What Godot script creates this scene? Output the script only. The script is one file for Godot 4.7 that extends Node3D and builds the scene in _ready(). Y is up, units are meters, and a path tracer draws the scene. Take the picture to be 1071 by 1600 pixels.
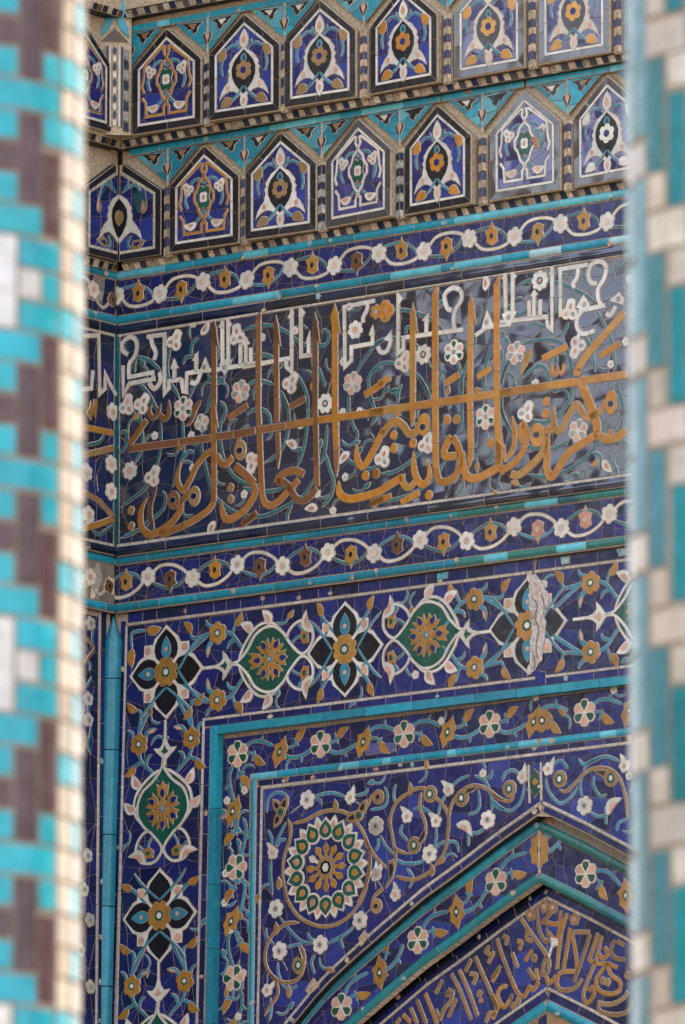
extends Node3D
# A tiled portal wall seen between two round glazed-brick columns.
# Every facing has its own frame: x runs right along it, y is up, z stands out of it. Lists are millimetres in that frame.

var rng := RandomNumberGenerator.new()
var mats := {}
var col := {}
var org := Vector2.ZERO
var tally := {}
var loose := 1.0                    # how far neighbouring tiles differ in lie and in the run of their glaze
var taken := PackedVector2Array()   # where ornament already lies on the panel in hand
const EYE := Vector3(0.0, 1.6, 0.0)
const TILT := 10.3
var origin := Vector3.ZERO          # the point of the main wall that the lens looks at, 32 m away
const CORNER := -1.0864             # where the two walls meet, along the main wall


func frame(yaw: float) -> Basis:
	var a := deg_to_rad(yaw)
	return Basis(Vector3(cos(a), 0, sin(a)), Vector3.UP, Vector3(-sin(a), 0, cos(a)))


func _ready() -> void:
	rng.seed = 41
	origin = EYE + 32.0 * Vector3(0, sin(deg_to_rad(TILT)), -cos(deg_to_rad(TILT)))
	camera_sky_sun()
	make_materials()
	masonry()
	surroundings()
	cornice()
	borders()
	frieze()
	floral_panel()
	floral_frame()
	spandrel()
	arch_band()
	arch_inscription()
	return_wall()
	columns()


func camera_sky_sun() -> void:
	var cam := Camera3D.new()
	cam.name = "camera"
	cam.position = EYE
	cam.rotation_degrees = Vector3(TILT, 0, 0)
	cam.far = 400.0
	cam.near = 0.1
	var lens := CameraAttributesPhysical.new()
	lens.frustum_focal_length = 203.0
	lens.frustum_focus_distance = 32.0
	lens.exposure_aperture = 4.5
	lens.frustum_far = 400.0
	lens.frustum_near = 0.1
	cam.attributes = lens
	add_child(cam)
	cam.fov = 2.0 * rad_to_deg(atan(800.0 / 13570.0))
	cam.current = true
	var env := Environment.new()
	env.background_mode = Environment.BG_SKY
	var sky := Sky.new()
	var sm := ProceduralSkyMaterial.new()
	sm.sky_top_color = Color(0.70, 0.75, 0.83)
	sm.sky_horizon_color = Color(0.95, 0.93, 0.90)
	sm.sky_curve = 0.12
	sm.ground_bottom_color = Color(0.42, 0.38, 0.33)
	sm.ground_horizon_color = Color(0.62, 0.6, 0.56)
	sm.sky_energy_multiplier = 1.0
	sky.sky_material = sm
	env.sky = sky
	env.tonemap_mode = Environment.TONE_MAPPER_LINEAR
	env.tonemap_exposure = 4.3
	env.sdfgi_enabled = true
	env.ssao_enabled = true
	env.ssil_enabled = true
	var we := WorldEnvironment.new()
	we.name = "air"
	we.environment = env
	add_child(we)
	var sun := DirectionalLight3D.new()
	sun.name = "sun"
	sun.light_energy = 0.8
	sun.light_color = Color(1.0, 0.92, 0.80)
	sun.light_angular_distance = 0.5
	sun.shadow_enabled = true
	add_child(sun)
	sun.look_at_from_position(Vector3(0.62, 0.62, -0.62) * 20.0, Vector3.ZERO)


# ---------------------------------------------------------------- materials

func noise_image(w: int, f: float, oct: int, lo: float, hi: float, seed_: int) -> Image:
	var n := FastNoiseLite.new()
	n.seed = seed_
	n.frequency = f
	n.fractal_octaves = oct
	var im := n.get_seamless_image(w, w)
	im.convert(Image.FORMAT_RGBA8)
	for y in w:
		for x in w:
			var v := lerpf(lo, hi, im.get_pixel(x, y).r)
			im.set_pixel(x, y, Color(v, v, v))
	return im


func surface(tint: ImageTexture, bump: ImageTexture, rough: float, rough_tex: ImageTexture, bump_scale: float, uv: float, spec := 0.5) -> StandardMaterial3D:
	var m := StandardMaterial3D.new()
	m.vertex_color_use_as_albedo = true
	m.albedo_texture = tint
	m.roughness = rough
	if rough_tex:
		m.roughness_texture = rough_tex
	m.metallic_specular = spec
	if bump:
		m.normal_enabled = true
		m.normal_texture = bump
		m.normal_scale = bump_scale
	m.uv1_scale = Vector3(uv, uv, uv)
	return m


func make_materials() -> void:
	var mottle := noise_image(256, 0.018, 4, 0.84, 1.0, 3)
	for k in 900:                                            # pinholes and specks in the glaze
		var x := rng.randi_range(1, 254)
		var y := rng.randi_range(1, 254)
		var v := rng.randf_range(0.72, 1.0)
		mottle.set_pixel(x, y, Color(v, v, v))
	var grain := noise_image(256, 0.03, 5, 0.68, 1.0, 9)
	var rough := noise_image(256, 0.02, 4, 0.45, 1.0, 14)
	var wave := noise_image(256, 0.011, 2, 0.0, 1.0, 5)
	wave.bump_map_to_normal_map(6.0)
	var pit := noise_image(256, 0.07, 4, 0.0, 1.0, 8)
	pit.bump_map_to_normal_map(5.0)
	var tm := ImageTexture.create_from_image(mottle)
	var tg := ImageTexture.create_from_image(grain)
	var tr := ImageTexture.create_from_image(rough)
	var tw := ImageTexture.create_from_image(wave)
	var tp := ImageTexture.create_from_image(pit)
	mats.glaze = surface(tm, tw, 0.42, tr, 0.25, 3.5, 0.44)      # fired glaze: smooth, a little wavy
	mats.mirror = surface(tm, tw, 0.21, tr, 0.65, 1.5, 0.7)   # the thick dark glaze of the frieze
	mats.worn = surface(tg, tp, 0.75, tr, 0.6, 6.0, 0.4)       # weathered glaze and unglazed terracotta
	mats.mortar = surface(tg, tp, 0.95, null, 0.8, 9.0, 0.3)
	col = {
		"cobalt": Color(0.011, 0.017, 0.104), "cobalt2": Color(0.008, 0.013, 0.056), "royal": Color(0.019, 0.034, 0.190),
		"navy": Color(0.007, 0.015, 0.044), "navy2": Color(0.006, 0.011, 0.026), "ink": Color(0.010, 0.010, 0.013),
		"turq": Color(0.018, 0.250, 0.335), "turq2": Color(0.016, 0.185, 0.250), "aqua": Color(0.110, 0.420, 0.480), "pale": Color(0.300, 0.450, 0.460),
		"teal": Color(0.024, 0.125, 0.140), "vine": Color(0.036, 0.195, 0.265), "sea": Color(0.020, 0.105, 0.090),
		"white": Color(0.570, 0.530, 0.455), "cream": Color(0.560, 0.490, 0.390), "line": Color(0.500, 0.440, 0.370),
		"gold": Color(0.410, 0.165, 0.018), "ochre": Color(0.330, 0.155, 0.028), "umber": Color(0.115, 0.050, 0.021), "bronze": Color(0.250, 0.145, 0.058),
		"green": Color(0.010, 0.075, 0.048), "pine": Color(0.010, 0.060, 0.040), "peach": Color(0.540, 0.400, 0.300), "pink": Color(0.520, 0.290, 0.200), "rose": Color(0.430, 0.200, 0.130), "smoke": Color(0.260, 0.250, 0.220),
		"mortar": Color(0.500, 0.385, 0.300), "plaster": Color(0.580, 0.455, 0.310), "dust": Color(0.330, 0.280, 0.220),
		"plum": Color(0.085, 0.036, 0.040), "brick": Color(0.450, 0.330, 0.220), "cream_brick": Color(0.50, 0.41, 0.30), "chalk": Color(0.640, 0.590, 0.545),
	}


# ---------------------------------------------------------------- nodes

func numbered(n: String) -> String:
	var k: int = tally.get(n, -1) + 1
	tally[n] = k
	return n if k == 0 else "%s_%03d" % [n, k]


func thing(called: String, label: String, category: String, group: String, b: Basis, at: Vector3, o: Vector2) -> Node3D:
	var t := Node3D.new()
	t.name = numbered(called)
	add_child(t, true)
	t.transform = Transform3D(b, at)
	t.set_meta("label", label)
	t.set_meta("category", category)
	if group != "":
		t.set_meta("group", group)
	org = o
	taken.clear()
	return t


func on_wall(called: String, label: String, category: String, u: float, v: float, w: float, group := "") -> Node3D:
	var b := frame(38.0)
	return thing(called, label, category, group, b, origin + b.x * u + b.y * v + b.z * w, Vector2(u, v))


func on_return(called: String, label: String, category: String, u: float, v: float, w: float, group := "") -> Node3D:
	var m := frame(38.0)
	var b := Basis(-m.z, Vector3.UP, m.x)
	return thing(called, label, category, group, b, origin + m.x * CORNER + b.x * u + b.y * v + b.z * w, Vector2(u, v))


func mesh_node(par: Node3D, nm: String, arr: Array, ms: Array) -> MeshInstance3D:
	var me := ArrayMesh.new()
	for k in arr.size():
		me.add_surface_from_arrays(Mesh.PRIMITIVE_TRIANGLES, arr[k])
		me.surface_set_material(k, ms[k])
	var mi := MeshInstance3D.new()
	mi.name = nm
	mi.mesh = me
	par.add_child(mi, true)
	return mi


class Faces:
	var p := PackedVector3Array()
	var n := PackedVector3Array()
	var t := PackedVector2Array()
	var c := PackedColorArray()

	func tri(a: Vector3, b: Vector3, d: Vector3, na: Vector3, nb: Vector3, nd: Vector3, k: Color, uo: Vector2) -> void:
		var f := (b - a).cross(d - a)
		if f.dot(na + nb + nd) > 0.0:      # front faces run clockwise
			add(a, na, k, uo)
			add(d, nd, k, uo)
			add(b, nb, k, uo)
		else:
			add(a, na, k, uo)
			add(b, nb, k, uo)
			add(d, nd, k, uo)

	func add(a: Vector3, na: Vector3, k: Color, uo: Vector2) -> void:
		p.append(a)
		n.append(na)
		var s := Vector2(a.x, a.y)
		if absf(na.x) > 0.75:
			s.x = a.z
		elif absf(na.y) > 0.75:
			s.y = a.z
		t.append(s + uo)
		c.append(k)

	func quad(a: Vector3, b: Vector3, d: Vector3, e: Vector3, nn: Vector3, k: Color, uo: Vector2) -> void:
		tri(a, b, d, nn, nn, nn, k, uo)
		tri(a, d, e, nn, nn, nn, k, uo)

	func arrays() -> Array:
		var r := []
		r.resize(Mesh.ARRAY_MAX)
		r[Mesh.ARRAY_VERTEX] = p
		r[Mesh.ARRAY_NORMAL] = n
		r[Mesh.ARRAY_TEX_UV] = t
		r[Mesh.ARRAY_COLOR] = c
		return r


# ---------------------------------------------------------------- shapes

func mm(a: Array) -> PackedVector2Array:
	var r := PackedVector2Array()
	for i in range(0, a.size(), 2):
		r.append(Vector2(a[i], a[i + 1]) * 0.001)
	return r


func smooth(p: PackedVector2Array, n := 5) -> PackedVector2Array:
	if p.size() < 3:
		return p
	var r := PackedVector2Array()
	for i in p.size() - 1:
		var a := p[maxi(i - 1, 0)]
		var d := p[mini(i + 2, p.size() - 1)]
		for k in n:
			r.append(p[i].cubic_interpolate(p[i + 1], a, d, float(k) / n))
	r.append(p[p.size() - 1])
	return r


func tone(k: Color, spread := 0.14) -> Color:
	var f := 1.0 + rng.randf_range(-spread, spread)
	return Color(k.r * f * rng.randf_range(0.96, 1.04), k.g * f, k.b * f * rng.randf_range(0.96, 1.04))


func outward(p: PackedVector2Array, i: int) -> Vector2:
	var a := (p[i] - p[(i + p.size() - 1) % p.size()]).normalized()
	var b := (p[(i + 1) % p.size()] - p[i]).normalized()
	var na := Vector2(a.y, -a.x)
	var nb := Vector2(b.y, -b.x)
	var m := na + nb
	if m.length() < 0.2:
		return na
	m = m.normalized()
	return m / maxf(m.dot(na), 0.45)


func tidy(p: PackedVector2Array) -> PackedVector2Array:
	var q := PackedVector2Array()
	for v in p:
		if q.is_empty() or q[q.size() - 1].distance_to(v) > 0.0004:
			q.append(v)
	if q.size() > 2 and q[0].distance_to(q[q.size() - 1]) < 0.0004:
		q.remove_at(q.size() - 1)
	if q.size() > 2 and Geometry2D.is_polygon_clockwise(q):
		q.reverse()
	var s := 0.0
	for i in q.size():
		s += q[i].cross(q[(i + 1) % q.size()])
	if s < 0.0:
		q.reverse()
	return q


# one tile: a flat glazed face at height z whose edge falls to the mortar round it
func fill(top: Faces, edge: Faces, pts: PackedVector2Array, z: float, k: Color, depth: float, rim: float, edge_k: Color) -> void:
	var q := tidy(pts)
	if q.size() < 3:
		return
	var idx := Geometry2D.triangulate_polygon(q)
	if idx.is_empty():
		q = tidy(Geometry2D.convex_hull(q))
		idx = Geometry2D.triangulate_polygon(q)
		if idx.is_empty():
			return
	var uo := Vector2(rng.randf(), rng.randf()) * loose
	var nn := Vector3(rng.randf_range(-0.02, 0.02) * loose, rng.randf_range(-0.02, 0.02) * loose, 1).normalized()
	for i in range(0, idx.size(), 3):
		var a := q[idx[i]] - org
		var b := q[idx[i + 1]] - org
		var d := q[idx[i + 2]] - org
		top.tri(Vector3(a.x, a.y, z), Vector3(b.x, b.y, z), Vector3(d.x, d.y, z), nn, nn, nn, k, uo)
	for i in q.size():
		var j := (i + 1) % q.size()
		var o1 := outward(q, i) * rim
		var o2 := outward(q, j) * rim
		var a := q[i] - org
		var b := q[j] - org
		var side := Vector2(b.y - a.y, a.x - b.x).normalized()
		edge.quad(Vector3(a.x, a.y, z), Vector3(b.x, b.y, z), Vector3(b.x + o2.x, b.y + o2.y, z - depth), Vector3(a.x + o1.x, a.y + o1.y, z - depth), Vector3(side.x * depth, side.y * depth, rim + 0.0001).normalized(), edge_k, uo)


func piece(par: Node3D, nm: String, pts: PackedVector2Array, z: float, k: Color, depth := 0.003, rim := 0.0028, mat := "glaze", spread := 0.14) -> MeshInstance3D:
	var top := Faces.new()
	var edge := Faces.new()
	fill(top, edge, pts, z, tone(k, spread), depth, rim, tone(col.mortar, 0.2))
	if top.p.is_empty():
		return null
	if nm != "tile":
		taken.append_array(pts)
	return mesh_node(par, nm, [top.arrays(), edge.arrays()], [mats[mat], mats.mortar])


# a bar whose sides are glazed like its face
func bar(par: Node3D, nm: String, pts: PackedVector2Array, z: float, depth: float, k: Color, mat := "glaze", spread := 0.14) -> MeshInstance3D:
	var top := Faces.new()
	var kk := tone(k, spread)
	fill(top, top, pts, z, kk, depth, 0.0, kk)
	return mesh_node(par, nm, [top.arrays()], [mats[mat]])


func slab(par: Node3D, nm: String, pts: PackedVector2Array, z: float, depth: float, k: Color, mat := "mortar", side := Color(0.022, 0.021, 0.024)) -> MeshInstance3D:  # near-black default side puts the shadow of the reveals into their colour
	var top := Faces.new()
	var edge := Faces.new()
	fill(top, edge, pts, z, k, depth, 0.0, side)
	return mesh_node(par, nm, [top.arrays(), edge.arrays()], [mats[mat], mats.worn])


func rect(u0: float, v0: float, u1: float, v1: float) -> PackedVector2Array:
	return PackedVector2Array([Vector2(u0, v0), Vector2(u1, v0), Vector2(u1, v1), Vector2(u0, v1)])


# a strip along a line, flat or rounded across, with mortar along its edges
func ribbon(par: Node3D, nm: String, pts: PackedVector2Array, w0: float, w1: float, z: float, k: Color, bulge := 0.0, depth := 0.003, mat := "glaze", taper_start := 0.0, taper_end := 0.0) -> MeshInstance3D:
	var p := PackedVector2Array()
	for v in pts:
		if p.is_empty() or p[p.size() - 1].distance_to(v) > 0.0008:
			p.append(v)
	if p.size() < 2:
		return null
	taken.append_array(p)
	var total := 0.0
	for i in p.size() - 1:
		total += p[i].distance_to(p[i + 1])
	var top := Faces.new()
	var edge := Faces.new()
	var kk := tone(k)
	var km := tone(col.mortar, 0.2)
	var uo := Vector2(rng.randf(), rng.randf())
	var tilt := Vector3(rng.randf_range(-0.02, 0.02), rng.randf_range(-0.02, 0.02), 0)
	var steps := 1 if bulge == 0.0 else 5
	var rows := []
	var run := 0.0
	for i in p.size():
		if i > 0:
			run += p[i].distance_to(p[i - 1])
		var a := (p[i] - p[maxi(i - 1, 0)]).normalized() if i > 0 else (p[1] - p[0]).normalized()
		var b := (p[i + 1] - p[i]).normalized() if i < p.size() - 1 else a
		var m := (a + b).normalized()
		var side := Vector2(m.y, -m.x)
		var stretch := 1.0 / maxf(absf(side.dot(Vector2(a.y, -a.x))), 0.5)
		var f := run / total
		var half := 0.5 * lerpf(w0, w1, f)
		if taper_start > 0.0:
			half *= clampf(0.12 + 0.88 * sin(minf(f / taper_start, 1.0) * PI / 2), 0.0, 1.0)
		if taper_end > 0.0:
			half *= clampf(0.12 + 0.88 * sin(minf((1.0 - f) / taper_end, 1.0) * PI / 2), 0.0, 1.0)
		var row := []
		for s in steps + 1:
			var x := 1.0 - 2.0 * s / steps
			var q := p[i] + side * half * stretch * x - org
			var nn := (Vector3(side.x, side.y, 0) * x * (0.8 if bulge > 0.0 else 0.0) + Vector3(0, 0, 1) + tilt).normalized()
			row.append([Vector3(q.x, q.y, z + bulge * sqrt(maxf(0.0, 1.0 - x * x))), nn])
		var l := p[i] + side * (half * stretch + 0.0027) - org
		var r := p[i] - side * (half * stretch + 0.0027) - org
		rows.append([row, Vector3(l.x, l.y, z - depth), Vector3(r.x, r.y, z - depth), Vector3(side.x, side.y, 0.7).normalized(), Vector3(-side.x, -side.y, 0.7).normalized()])
	for i in p.size() - 1:
		var a: Array = rows[i]
		var b: Array = rows[i + 1]
		for s in steps:
			top.tri(a[0][s][0], b[0][s][0], b[0][s + 1][0], a[0][s][1], b[0][s][1], b[0][s + 1][1], kk, uo)
			top.tri(a[0][s][0], b[0][s + 1][0], a[0][s + 1][0], a[0][s][1], b[0][s + 1][1], a[0][s + 1][1], kk, uo)
		edge.quad(a[0][0][0], b[0][0][0], b[1], a[1], a[3], km, uo)
		edge.quad(a[0][steps][0], b[0][steps][0], b[2], a[2], a[4], km, uo)
	for e in [0, p.size() - 1]:
		var d := (p[0] - p[1]).normalized() if e == 0 else (p[e] - p[e - 1]).normalized()
		var a: Array = rows[e]
		for s in steps:
			edge.quad(a[0][s][0], a[0][s + 1][0], a[0][s + 1][0] + Vector3(d.x * 0.002, d.y * 0.002, -depth), a[0][s][0] + Vector3(d.x * 0.002, d.y * 0.002, -depth), Vector3(d.x, d.y, 0.7).normalized(), km, uo)
	return mesh_node(par, nm, [top.arrays(), edge.arrays()], [mats[mat], mats.mortar])


# cuts a line into lengths and lays each as a piece of its own
func lengths(p: PackedVector2Array, lo: float, hi: float) -> Array:
	var out := []
	var cur := PackedVector2Array([p[0]])
	var left := rng.randf_range(lo, hi)
	for i in range(1, p.size()):
		var a := p[i - 1]
		var d := a.distance_to(p[i])
		while d > left:
			var q := a.move_toward(p[i], left)
			cur.append(q)
			out.append(cur)
			a = q.move_toward(p[i], 0.0026)
			cur = PackedVector2Array([a])
			d = a.distance_to(p[i])
			left = rng.randf_range(lo, hi)
		cur.append(p[i])
		left -= d
	if cur.size() > 1:
		out.append(cur)
	return out


func run_of(par: Node3D, nm: String, p: PackedVector2Array, w: float, lo: float, hi: float, z: float, ks: Array, bulge := 0.0, depth := 0.003, mat := "glaze") -> void:
	for s in lengths(p, lo, hi):
		ribbon(par, nm, s, w, w, z, ks[rng.randi() % ks.size()], bulge, depth, mat)
		if w > 0.019 and rng.randf() < 0.24:      # a chipped corner that has been filled with mortar
			var c: Vector2 = s[s.size() - 1] + Vector2(rng.randf_range(-0.006, 0.006), rng.randf_range(-0.4, 0.4) * w)
			piece(par, "chip", lobed(c, rng.randf_range(0.006, 0.016), rng.randf_range(0.006, 0.013), 5, 0.4, rng.randf() * 3.0, 14), z + bulge + 0.0012, [col.mortar, col.plaster, col.pink, col.pale][rng.randi() % 4], 0.003, 0.001, "worn", 0.2)


# cut ground: the region split into uneven tiles that are clipped to its outline
func ground(par: Node3D, region: PackedVector2Array, du: float, dv: float, z: float, ks: Array, mat := "glaze", jit := 0.32, nm := "tile") -> void:
	var lo := region[0]
	var hi := region[0]
	for q in region:
		lo = lo.min(q)
		hi = hi.max(q)
	var nu := ceili((hi.x - lo.x) / du) + 1
	var nv := ceili((hi.y - lo.y) / dv) + 1
	var grid := []
	for j in nv + 1:
		var row := []
		for i in nu + 1:
			row.append(Vector2(lo.x + (i - 0.5) * du, lo.y + (j - 0.5) * dv) + Vector2(rng.randf_range(-jit, jit) * du, rng.randf_range(-jit, jit) * dv))
		grid.append(row)
	var bits := []
	for j in nv:
		for i in nu:
			var cell := PackedVector2Array([grid[j][i], grid[j][i + 1], grid[j + 1][i + 1], grid[j + 1][i]])
			if rng.randf() < 0.22 and i < nu - 1:
				bits.append(PackedVector2Array([cell[0], cell[1], cell[2]]))
				bits.append(PackedVector2Array([cell[0], cell[2], cell[3]]))
			else:
				bits.append(cell)
	var made := 0
	var top := Faces.new()
	var edge := Faces.new()
	for b in bits:
		for c in Geometry2D.intersect_polygons(b, region):
			for g in Geometry2D.offset_polygon(c, -0.0011):
				if g.size() < 3 or Geometry2D.is_polygon_clockwise(g) and false:
					continue
				var k: Color = ks[rng.randi() % ks.size()]
				if made < 280:
					if piece(par, nm, g, z, k, 0.003, 0.0004, mat, 0.22):
						made += 1
				else:
					fill(top, edge, g, z, tone(k, 0.22), 0.003, 0.0006, col.mortar)
	if not top.p.is_empty():
		var s := mesh_node(par, "small_tiles", [top.arrays(), edge.arrays()], [mats[mat], mats.mortar])
		s.set_meta("kind", "stuff")


func ragged(p: PackedVector2Array, amount: float) -> PackedVector2Array:
	var r := PackedVector2Array()
	for i in p.size():
		var a := p[i]
		var b := p[(i + 1) % p.size()]
		for k in 3:
			r.append(a.lerp(b, k / 3.0) + Vector2(rng.randf_range(-amount, amount), rng.randf_range(-amount, amount)))
	return r


func lobed(c: Vector2, rx: float, ry: float, lobes: int, deep: float, turn := 0.0, n := 36) -> PackedVector2Array:
	var r := PackedVector2Array()
	for i in n:
		var a := TAU * i / n
		var f := 1.0 - deep * pow(absf(sin(lobes * 0.5 * (a - turn))), 6.0) if lobes > 0 else 1.0
		r.append(c + Vector2(cos(a) * rx, sin(a) * ry) * f)
	return r


# pointed oval from a along an angle (degrees, 90 is up)
func leaf(c: Vector2, ang: float, long: float, wide: float, bend := 0.0) -> PackedVector2Array:
	var d := Vector2.from_angle(deg_to_rad(ang))
	var s := Vector2(d.y, -d.x)
	var a := PackedVector2Array()
	var b := PackedVector2Array()
	for i in 9:
		var f := i / 8.0
		var m := c + d * long * f + s * bend * long * sin(f * PI)
		var h := 0.5 * wide * pow(sin(pow(f, 0.75) * PI), 0.8) if i > 0 and i < 8 else 0.0
		a.append(m + s * h)
		b.append(m - s * h)
	b.reverse()
	a.append_array(b.slice(1, 8))
	return a


func flower(par: Node3D, c: Vector2, r: float, petals: int, k: Color, heart: Color, z := 0.0024, dot = null, nm := "flower") -> void:
	var f := piece(par, nm, lobed(c, r, r, petals, 0.22, rng.randf_range(0.2, 0.8)), z, k, z)
	piece(f, "flower_center", lobed(c, r * 0.38, r * 0.38, petals, 0.15, 0.5), z + 0.0008, heart, 0.001, 0.001)
	if dot != null:
		piece(f, "flower_eye", lobed(c, r * 0.2, r * 0.2, 0, 0.0, 0.0, 12), z + 0.0016, dot, 0.001, 0.0008)


# petals of two colours set in a pale lobed rim
func wheel(par: Node3D, c: Vector2, r: float, n: int, rim: Color, ks: Array, z := 0.0024, heart = null, turn := 0.3, nm := "flower") -> void:
	var f := piece(par, nm, lobed(c, r, r, n, 0.2, turn), z, rim, z)
	for i in n:
		var a := rad_to_deg(turn) + 360.0 * i / n
		var s := c + Vector2.from_angle(deg_to_rad(a)) * r * (0.16 if heart == null else 0.34)
		var d := Vector2.from_angle(deg_to_rad(a))
		var q := Vector2(d.y, -d.x)
		var e := r * (0.72 if heart == null else 0.52)
		piece(f, "petal", PackedVector2Array([s, s + d * e * 0.6 + q * e * 0.38, s + d * e * 0.95 + q * e * 0.36, s + d * e * 1.06, s + d * e * 0.95 - q * e * 0.36, s + d * e * 0.6 - q * e * 0.38]), z + 0.0008, ks[i % ks.size()], 0.001, 0.0008)
	if heart != null:
		piece(f, "flower_center", lobed(c, r * 0.2, r * 0.2, 0, 0.0, 0.0, 12), z + 0.0008, heart, 0.001, 0.0008)


func trefoil(par: Node3D, c: Vector2, r: float, ang: float, z := 0.0024) -> void:
	var pts := PackedVector2Array()
	for i in 30:
		var a := TAU * i / 30
		var f := 0.62 + 0.38 * pow(absf(cos(1.5 * a)), 0.9)
		if i < 3 or i > 27:
			f *= 1.25
		pts.append(c + Vector2.from_angle(a + deg_to_rad(ang)) * r * f)
	var t := piece(par, "blossom", pts, z, col.white, z)
	for i in 3:
		var a := deg_to_rad(ang + 120.0 * i)
		piece(t, "petal", leaf(c + Vector2.from_angle(a) * r * 0.2, ang + 120.0 * i, r * 0.62, r * 0.38), z + 0.0008, [col.pink, col.smoke, col.rose][(i + int(ang)) % 3], 0.001, 0.0008)


func bud(par: Node3D, c: Vector2, ang: float, long: float, k: Color, heart = null, z := 0.0024, wide := 0.5, bend := 0.08) -> void:
	var b := piece(par, "bud", leaf(c, ang, long, long * wide, bend), z, k, z)
	if heart != null and b:
		piece(b, "bud_heart", leaf(c + Vector2.from_angle(deg_to_rad(ang)) * long * 0.22, ang, long * 0.5, long * wide * 0.5, bend), z + 0.0008, heart, 0.001, 0.0008)


func vine(par: Node3D, a: Array, w := 0.012, k = null, z := 0.0012, t0 := 0.15, t1 := 0.15) -> void:
	ribbon(par, "vine", smooth(mm(a)), w, w, z, col.vine if k == null else k, 0.0, z, "glaze", t0, t1)


# small curled sprigs wherever the ground would otherwise lie bare
func sprigs(t: Node3D, region: PackedVector2Array, most: int, k: Color, room := 0.034) -> void:
	var lo := region[0]
	var hi := region[0]
	for q in region:
		lo = lo.min(q)
		hi = hi.max(q)
	var made := 0
	for i in most * 30:
		var p := Vector2(rng.randf_range(lo.x, hi.x), rng.randf_range(lo.y, hi.y))
		if made >= most:
			break
		if not Geometry2D.is_point_in_polygon(p, region):
			continue
		var clear := true
		for q in taken:
			if q.distance_to(p) < room:
				clear = false
				break
		if not clear:
			continue
		var d := Vector2.from_angle(rng.randf() * TAU)
		var s := Vector2(d.y, -d.x) * (1.0 if rng.randf() < 0.5 else -1.0)
		ribbon(t, "sprig", smooth(PackedVector2Array([p - d * 0.032, p - d * 0.012 + s * 0.011, p + d * 0.012 + s * 0.010, p + d * 0.026 - s * 0.006])), 0.008, 0.007, 0.0012, k, 0.0, 0.0012, "glaze", 0.3, 0.2)
		var e := p + d * 0.024 - s * 0.004
		var pick := rng.randf()
		if pick < 0.45:
			bud(t, e, rad_to_deg((d - s * 0.6).angle()), 0.034, k, null, 0.0018, 0.5)
		elif pick < 0.75:
			bud(t, e, rad_to_deg((d - s * 0.6).angle()), 0.036, col.ochre, null, 0.0022, 0.5)
		else:
			flower(t, e, 0.015, 5, col.white, col.peach, 0.0024)
		made += 1


func stroke(par: Node3D, a: Array, w: float, ks: Array, soft := true, t0 := 0.0, t1 := 0.0, z := 0.0036, lo := 0.14, hi := 0.34, mat := "glaze") -> void:
	var p := smooth(mm(a), 6) if soft else mm(a)
	if t0 > 0.0 or t1 > 0.0:
		ribbon(par, "letter_stroke", p, w, w, z, ks[rng.randi() % ks.size()], 0.0, z, mat, t0, t1)
		return
	for s in lengths(p, lo, hi):
		ribbon(par, "letter_stroke", s, w, w, z, ks[rng.randi() % ks.size()], 0.0, z, mat)


# ---------------------------------------------------------------- the mass of the building

func masonry() -> void:
	var g := MeshInstance3D.new()
	var pm := PlaneMesh.new()
	pm.size = Vector2(300, 300)
	g.mesh = pm
	g.name = "ground"
	var gm := StandardMaterial3D.new()
	gm.albedo_color = Color(0.52, 0.47, 0.40)
	gm.roughness = 0.9
	g.material_override = gm
	g.set_meta("kind", "structure")
	add_child(g)
	var b := frame(38.0)
	var foot := -origin.y
	var t := on_wall("portal_wall", "tan masonry of the portal behind the long tiled face", "wall", 1.2, foot, -0.16)
	slab(t, "masonry", rect(CORNER - 0.4, foot, 3.4, 3.3), 0.0, 0.7, col.brick, "mortar", col.brick)
	t = on_return("return_wall", "tan masonry of the side wall that turns toward the left column", "wall", -1.0, foot, -0.16)
	slab(t, "masonry", rect(-2.25, foot, 0.5, 3.3), 0.0, 0.6, col.brick, "mortar", col.brick)


func surroundings() -> void:
	var z := -16.0 * cos(deg_to_rad(TILT))
	var i := Basis.IDENTITY
	for s in [-1, 1]:
		var t := thing("portal_pier", "tan brick pier carrying the " + ("left" if s < 0 else "right") + " glazed column", "pier", "", i, Vector3(s * 3.6, 0, z + 1.7), Vector2.ZERO)
		slab(t, "masonry", rect(-2.75, 0, 2.75, 9.0), -1.8, 0.5, col.brick, "mortar", col.brick)
	var t := thing("neighbour_wall", "long brown wall of the building across the lane", "wall", "", i, Vector3(-32, 0, -24), Vector2.ZERO)
	slab(t, "masonry", rect(-4, 0, 4, 11.6), 22.0, 44.0, Color(0.2, 0.15, 0.11), "mortar", Color(0.2, 0.15, 0.11))


# ---------------------------------------------------------------- cornice of house-shaped panels

func house(w: float, sh: float, ap: float, d: float) -> PackedVector2Array:
	var a := w * 0.5 - d
	var e := d * (ap - sh) / (w * 0.5) * 0.42 + d * 0.62
	return PackedVector2Array([Vector2(-a, d), Vector2(a, d), Vector2(a, sh - d * 0.22), Vector2(0, ap - e - d * 0.2), Vector2(-a, sh - d * 0.22)])


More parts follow.
